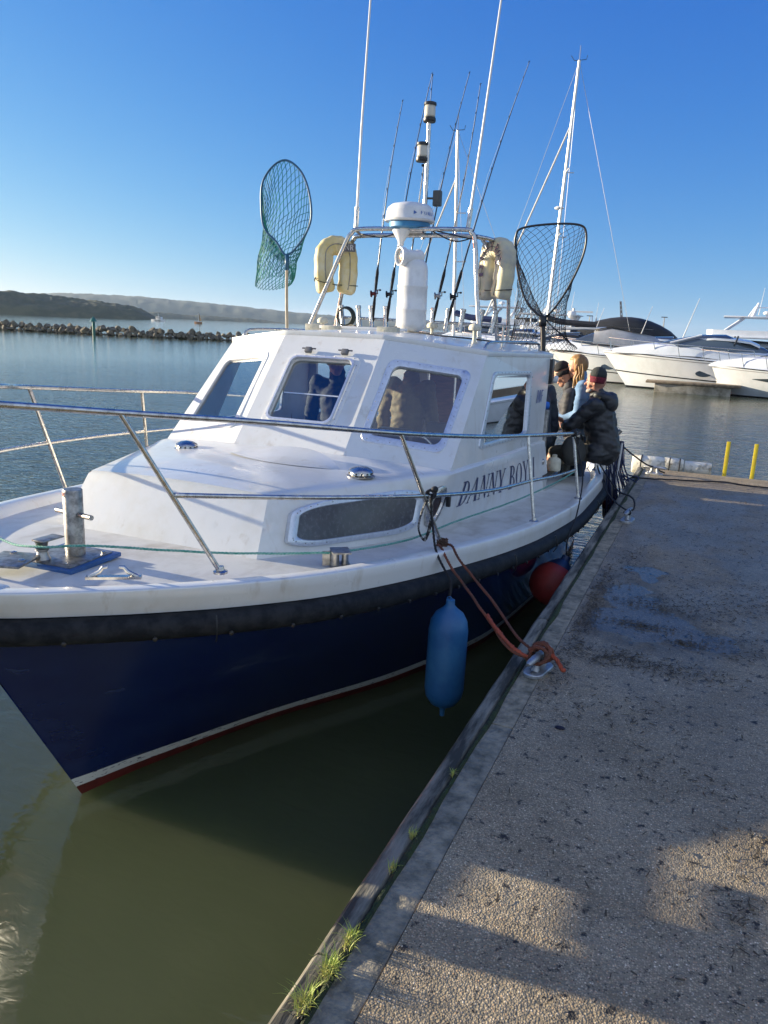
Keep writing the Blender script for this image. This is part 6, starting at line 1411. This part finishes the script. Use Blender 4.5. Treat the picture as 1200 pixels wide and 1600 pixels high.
yacht('motor_yacht', (-10.6,55), 9, 3.4, 1.5, R(2), 'small white yacht peeping out between the covered yacht and the grey canopy', dict(kind='coupe', x0=1.0, x1=5.6))
yacht('flybridge_yacht', (-26.5,70), 13, 4.4, 1.7, R(2), 'white flybridge yacht far behind, its mast left of the right-hand lifebuoy', dict(kind='fly')).scale.z = .9
yacht('motor_yacht', (6.2,45), 11, 3.6, 1.5, R(2), 'white yacht mostly cut off by the right edge behind the slot-windowed one', dict(kind='coupe', x0=1.2, x1=6.5))
# pontoon
wd = mat('pontoon_timber', (.26,.20,.13), .85, col2=(.12,.09,.06), vs=3); pc_ = mat('pontoon_float', (.36,.33,.27), .85, col2=(.16,.14,.10), vs=2)
def pontoon(x, y, L, label, rz_=0):
    t = empty('pontoon', (x, y, WZ), label, 'pontoon', 'floating pontoons between the berths', rz=rz_); t['ll'] = (0,0,0)
    q = MB(); q.box((0,0,.47), (L,1.3,.10), bev=.02); q.build('pontoon_deck', wd, t, local=True)
    n = max(1, int(L/2.6))
    for k in range(n): q = MB(); q.box((-L/2+L*(k+.5)/n, 0, .10), (L/n*.8,1.1,.62), bev=.03); q.build('float', pc_, t, local=True)
pontoon(-1.0, 39.8, 4.2, 'short timber pontoon on pale floats in front of the coupe yacht', R(2))
pontoon(-10.6, 47, 4.0, 'brown timber pontoon left of the grey-canopied yacht')
pontoon(-15, 52, 5.5, 'brown timber pontoon furthest left, behind the black landing net')
# sailing yachts
def sailing(name, x, y, L, mh, mast_lean, label, furl=True, cover=None):
    t = empty(name, (x, y, WZ), label, 'sailing yacht', 'sailing yachts in the marina'); t['ll'] = (0,0,0)
    q = MB(); n = 20
    for s_ in (1, -1): q.grid([[(-L*.42+L*u-(.9*(1-u)*v), s_*max(.02, 1.5*math.sin(math.pi*min(.5, u*.62+.02))**.8*(.7+.3*v)), lerp(-.2,1.15+.15*(1-u),v)) for u in [i/n for i in range(n+1)]] for v in (0,.3,.6,1)])
    q.build('hull', ygel, t, local=True, smooth=60)
    q = MB(); q.grid([[(-L*.42+L*u-(.9*(1-u)), k*max(.02, 1.5*math.sin(math.pi*min(.5, u*.62+.02))**.8), 1.15+.15*(1-u)+.1*(1-k*k)) for k in (-1,-.5,0,.5,1)] for u in [i/n for i in range(n+1)]]); q.box((.6,0,1.45), (3.6,1.7,.45), bev=.12); q.build('deck', ygel, t, local=True, smooth=60)
    M0 = Vector((0,0,1.2)); M1 = Vector((mast_lean,0,mh)); mp_ = mat('mast_alloy', (.66,.65,.62), .35, metal=.3)
    q = MB(); q.tube([M0, M1], [.105,.085], 10); ms = q.build('mast', mp_, t, local=True)
    for f_, w_ in ((.42,1.0), (.64,.75)):
        p = M0.lerp(M1, f_); q = MB(); q.tube([p+Vector((.35,w_,.1)), p, p+Vector((.35,-w_,.1))], .035, 6); q.build('spreader', mp_, ms, local=True)
    p = M0.lerp(M1, .80); q = MB(); q.tube([p, (-L*.45,0,1.6)], .055 if furl else .02, 8); q.build('furled_jib', mat('jib_cover', (.62,.60,.56), .8), t, local=True)
    q = MB(); q.tube([M0+Vector((0,0,1.6)), M0+Vector((L*.36,0,1.75))], .09, 8); bm_ = q.build('boom', mp_, t, local=True)
    q = MB(); q.tube(spline([M0+Vector((0,0,2.3)), M0+Vector((L*.1,0,2.05)), M0+Vector((L*.3,0,1.95))], 5), .18, 8); q.build('sail_cover', cover or canvas_d, bm_, local=True)
    sm_ = mat('stay_wire', (.35,.36,.38), .3, metal=.6)
    for a, b in ((M1, Vector((L*.54,0,1.2))), (M1, Vector((-L*.44,0,1.4))), (M1, Vector((.3,1.5,1.2))), (M1, Vector((.3,-1.5,1.2)))):
        q = MB(); q.tube([a, b], .012, 4); q.build('stay', sm_, t, local=True)
    q = MB(); q.tube([M1, M1+Vector((0,0,.8))], .015, 4); q.tube([M1+Vector((-.5,0,.3)), M1+Vector((-.3,0,.02)), M1+Vector((.4,0,.02)), M1+Vector((.45,0,.25))], .02, 5); q.build('masthead', black, ms, local=True)
    q = MB(); q.ball(M0.lerp(M1, .52)+Vector((-.12,0,0)), (.3,.2,.12)); q.build('mast_radar', plastic_w, ms, local=True)
sailing('sailing_yacht', -10.42, 50.3, 10.5, 18.15, .62, 'sailing yacht with the tallest mast, rising behind the black landing net')
sailing('sailing_yacht', -15.05, 46, 9.5, 13.7, -.55, 'sailing yacht with a dark sail cover, its mast rising behind the rod rack', cover=mat('navy_cover', (.015,.03,.10), .8))
def lamp(x, y, h, label):
    t = empty('lamp_post', (x, y, WZ), label, 'lamp post', 'lamp posts beyond the marina'); q = MB(); q.tube([(x,y,WZ),(x,y,WZ+h)], [.14,.08], 8); q.build('pole', steel_d, t); q = MB(); q.box((x,y,WZ+h), (1.1,.3,.14), bev=.04); q.build('lamp_head', black, t)
lamp(-9.9,150,6.2,'thin lamp post between the covered yacht and the flybridge yacht'); lamp(-23,150,6.0,'thin lamp post left of the crane, above the covered yacht'); lamp(-36,160,6.4,'thin lamp post just right of the black landing net hoop')
q = MB(); t = empty('harbour_crane', (-34.5,300,WZ), 'lattice boom of a far crane rising above the covered yacht', 'crane')
for dx in (-.5,.5):
    q.tube([(-33.6+dx,300,WZ+3),(-35.6+dx*.4,300,WZ+15)], .16, 5)
for k in range(8): a = k/8; b = (k+1)/8; f_ = lambda s_, u: (lerp(-33.6,-35.6,u)+s_*lerp(.5,.2,u), 300, WZ+3+12*u); q.tube([f_(-1,a), f_(1,b)], .10, 4); q.tube([f_(1,a), f_(-1,b)], .10, 4)
q.build('boom', mat('crane_dark', (.08,.08,.09), .6), t); q = MB(); q.box((-33.4,300,WZ+2), (3,3,3.2), bev=.2); q.build('crane_cab', mat('crane_dark', (.08,.08,.09), .6), t)
# low far quay line behind the marina
q = MB(); q.box((20,175,WZ+.6), (190,30,2.2)); tag(q.build('far_shore', mat('far_quay', (.10,.095,.085), .9, var=.4, vs=.2)), kind='structure')

# thin sea haze round the whole scene
hz = bpy.data.materials.new('haze_air'); hz.use_nodes = True; hn = hz.node_tree.nodes; hn.clear()
ho_ = hn.new('ShaderNodeOutputMaterial'); pv = hn.new('ShaderNodeVolumePrincipled'); pv.inputs['Color'].default_value = (.62,.80,1,1); pv.inputs['Density'].default_value = .00009; pv.inputs['Anisotropy'].default_value = .2
hz.node_tree.links.new(pv.outputs[0], ho_.inputs['Volume'])
mb = MB(); mb.box((0, 5, 41.5), (11400, 11400, 97)); tag(mb.build('haze', hz, smooth=0), kind='stuff')
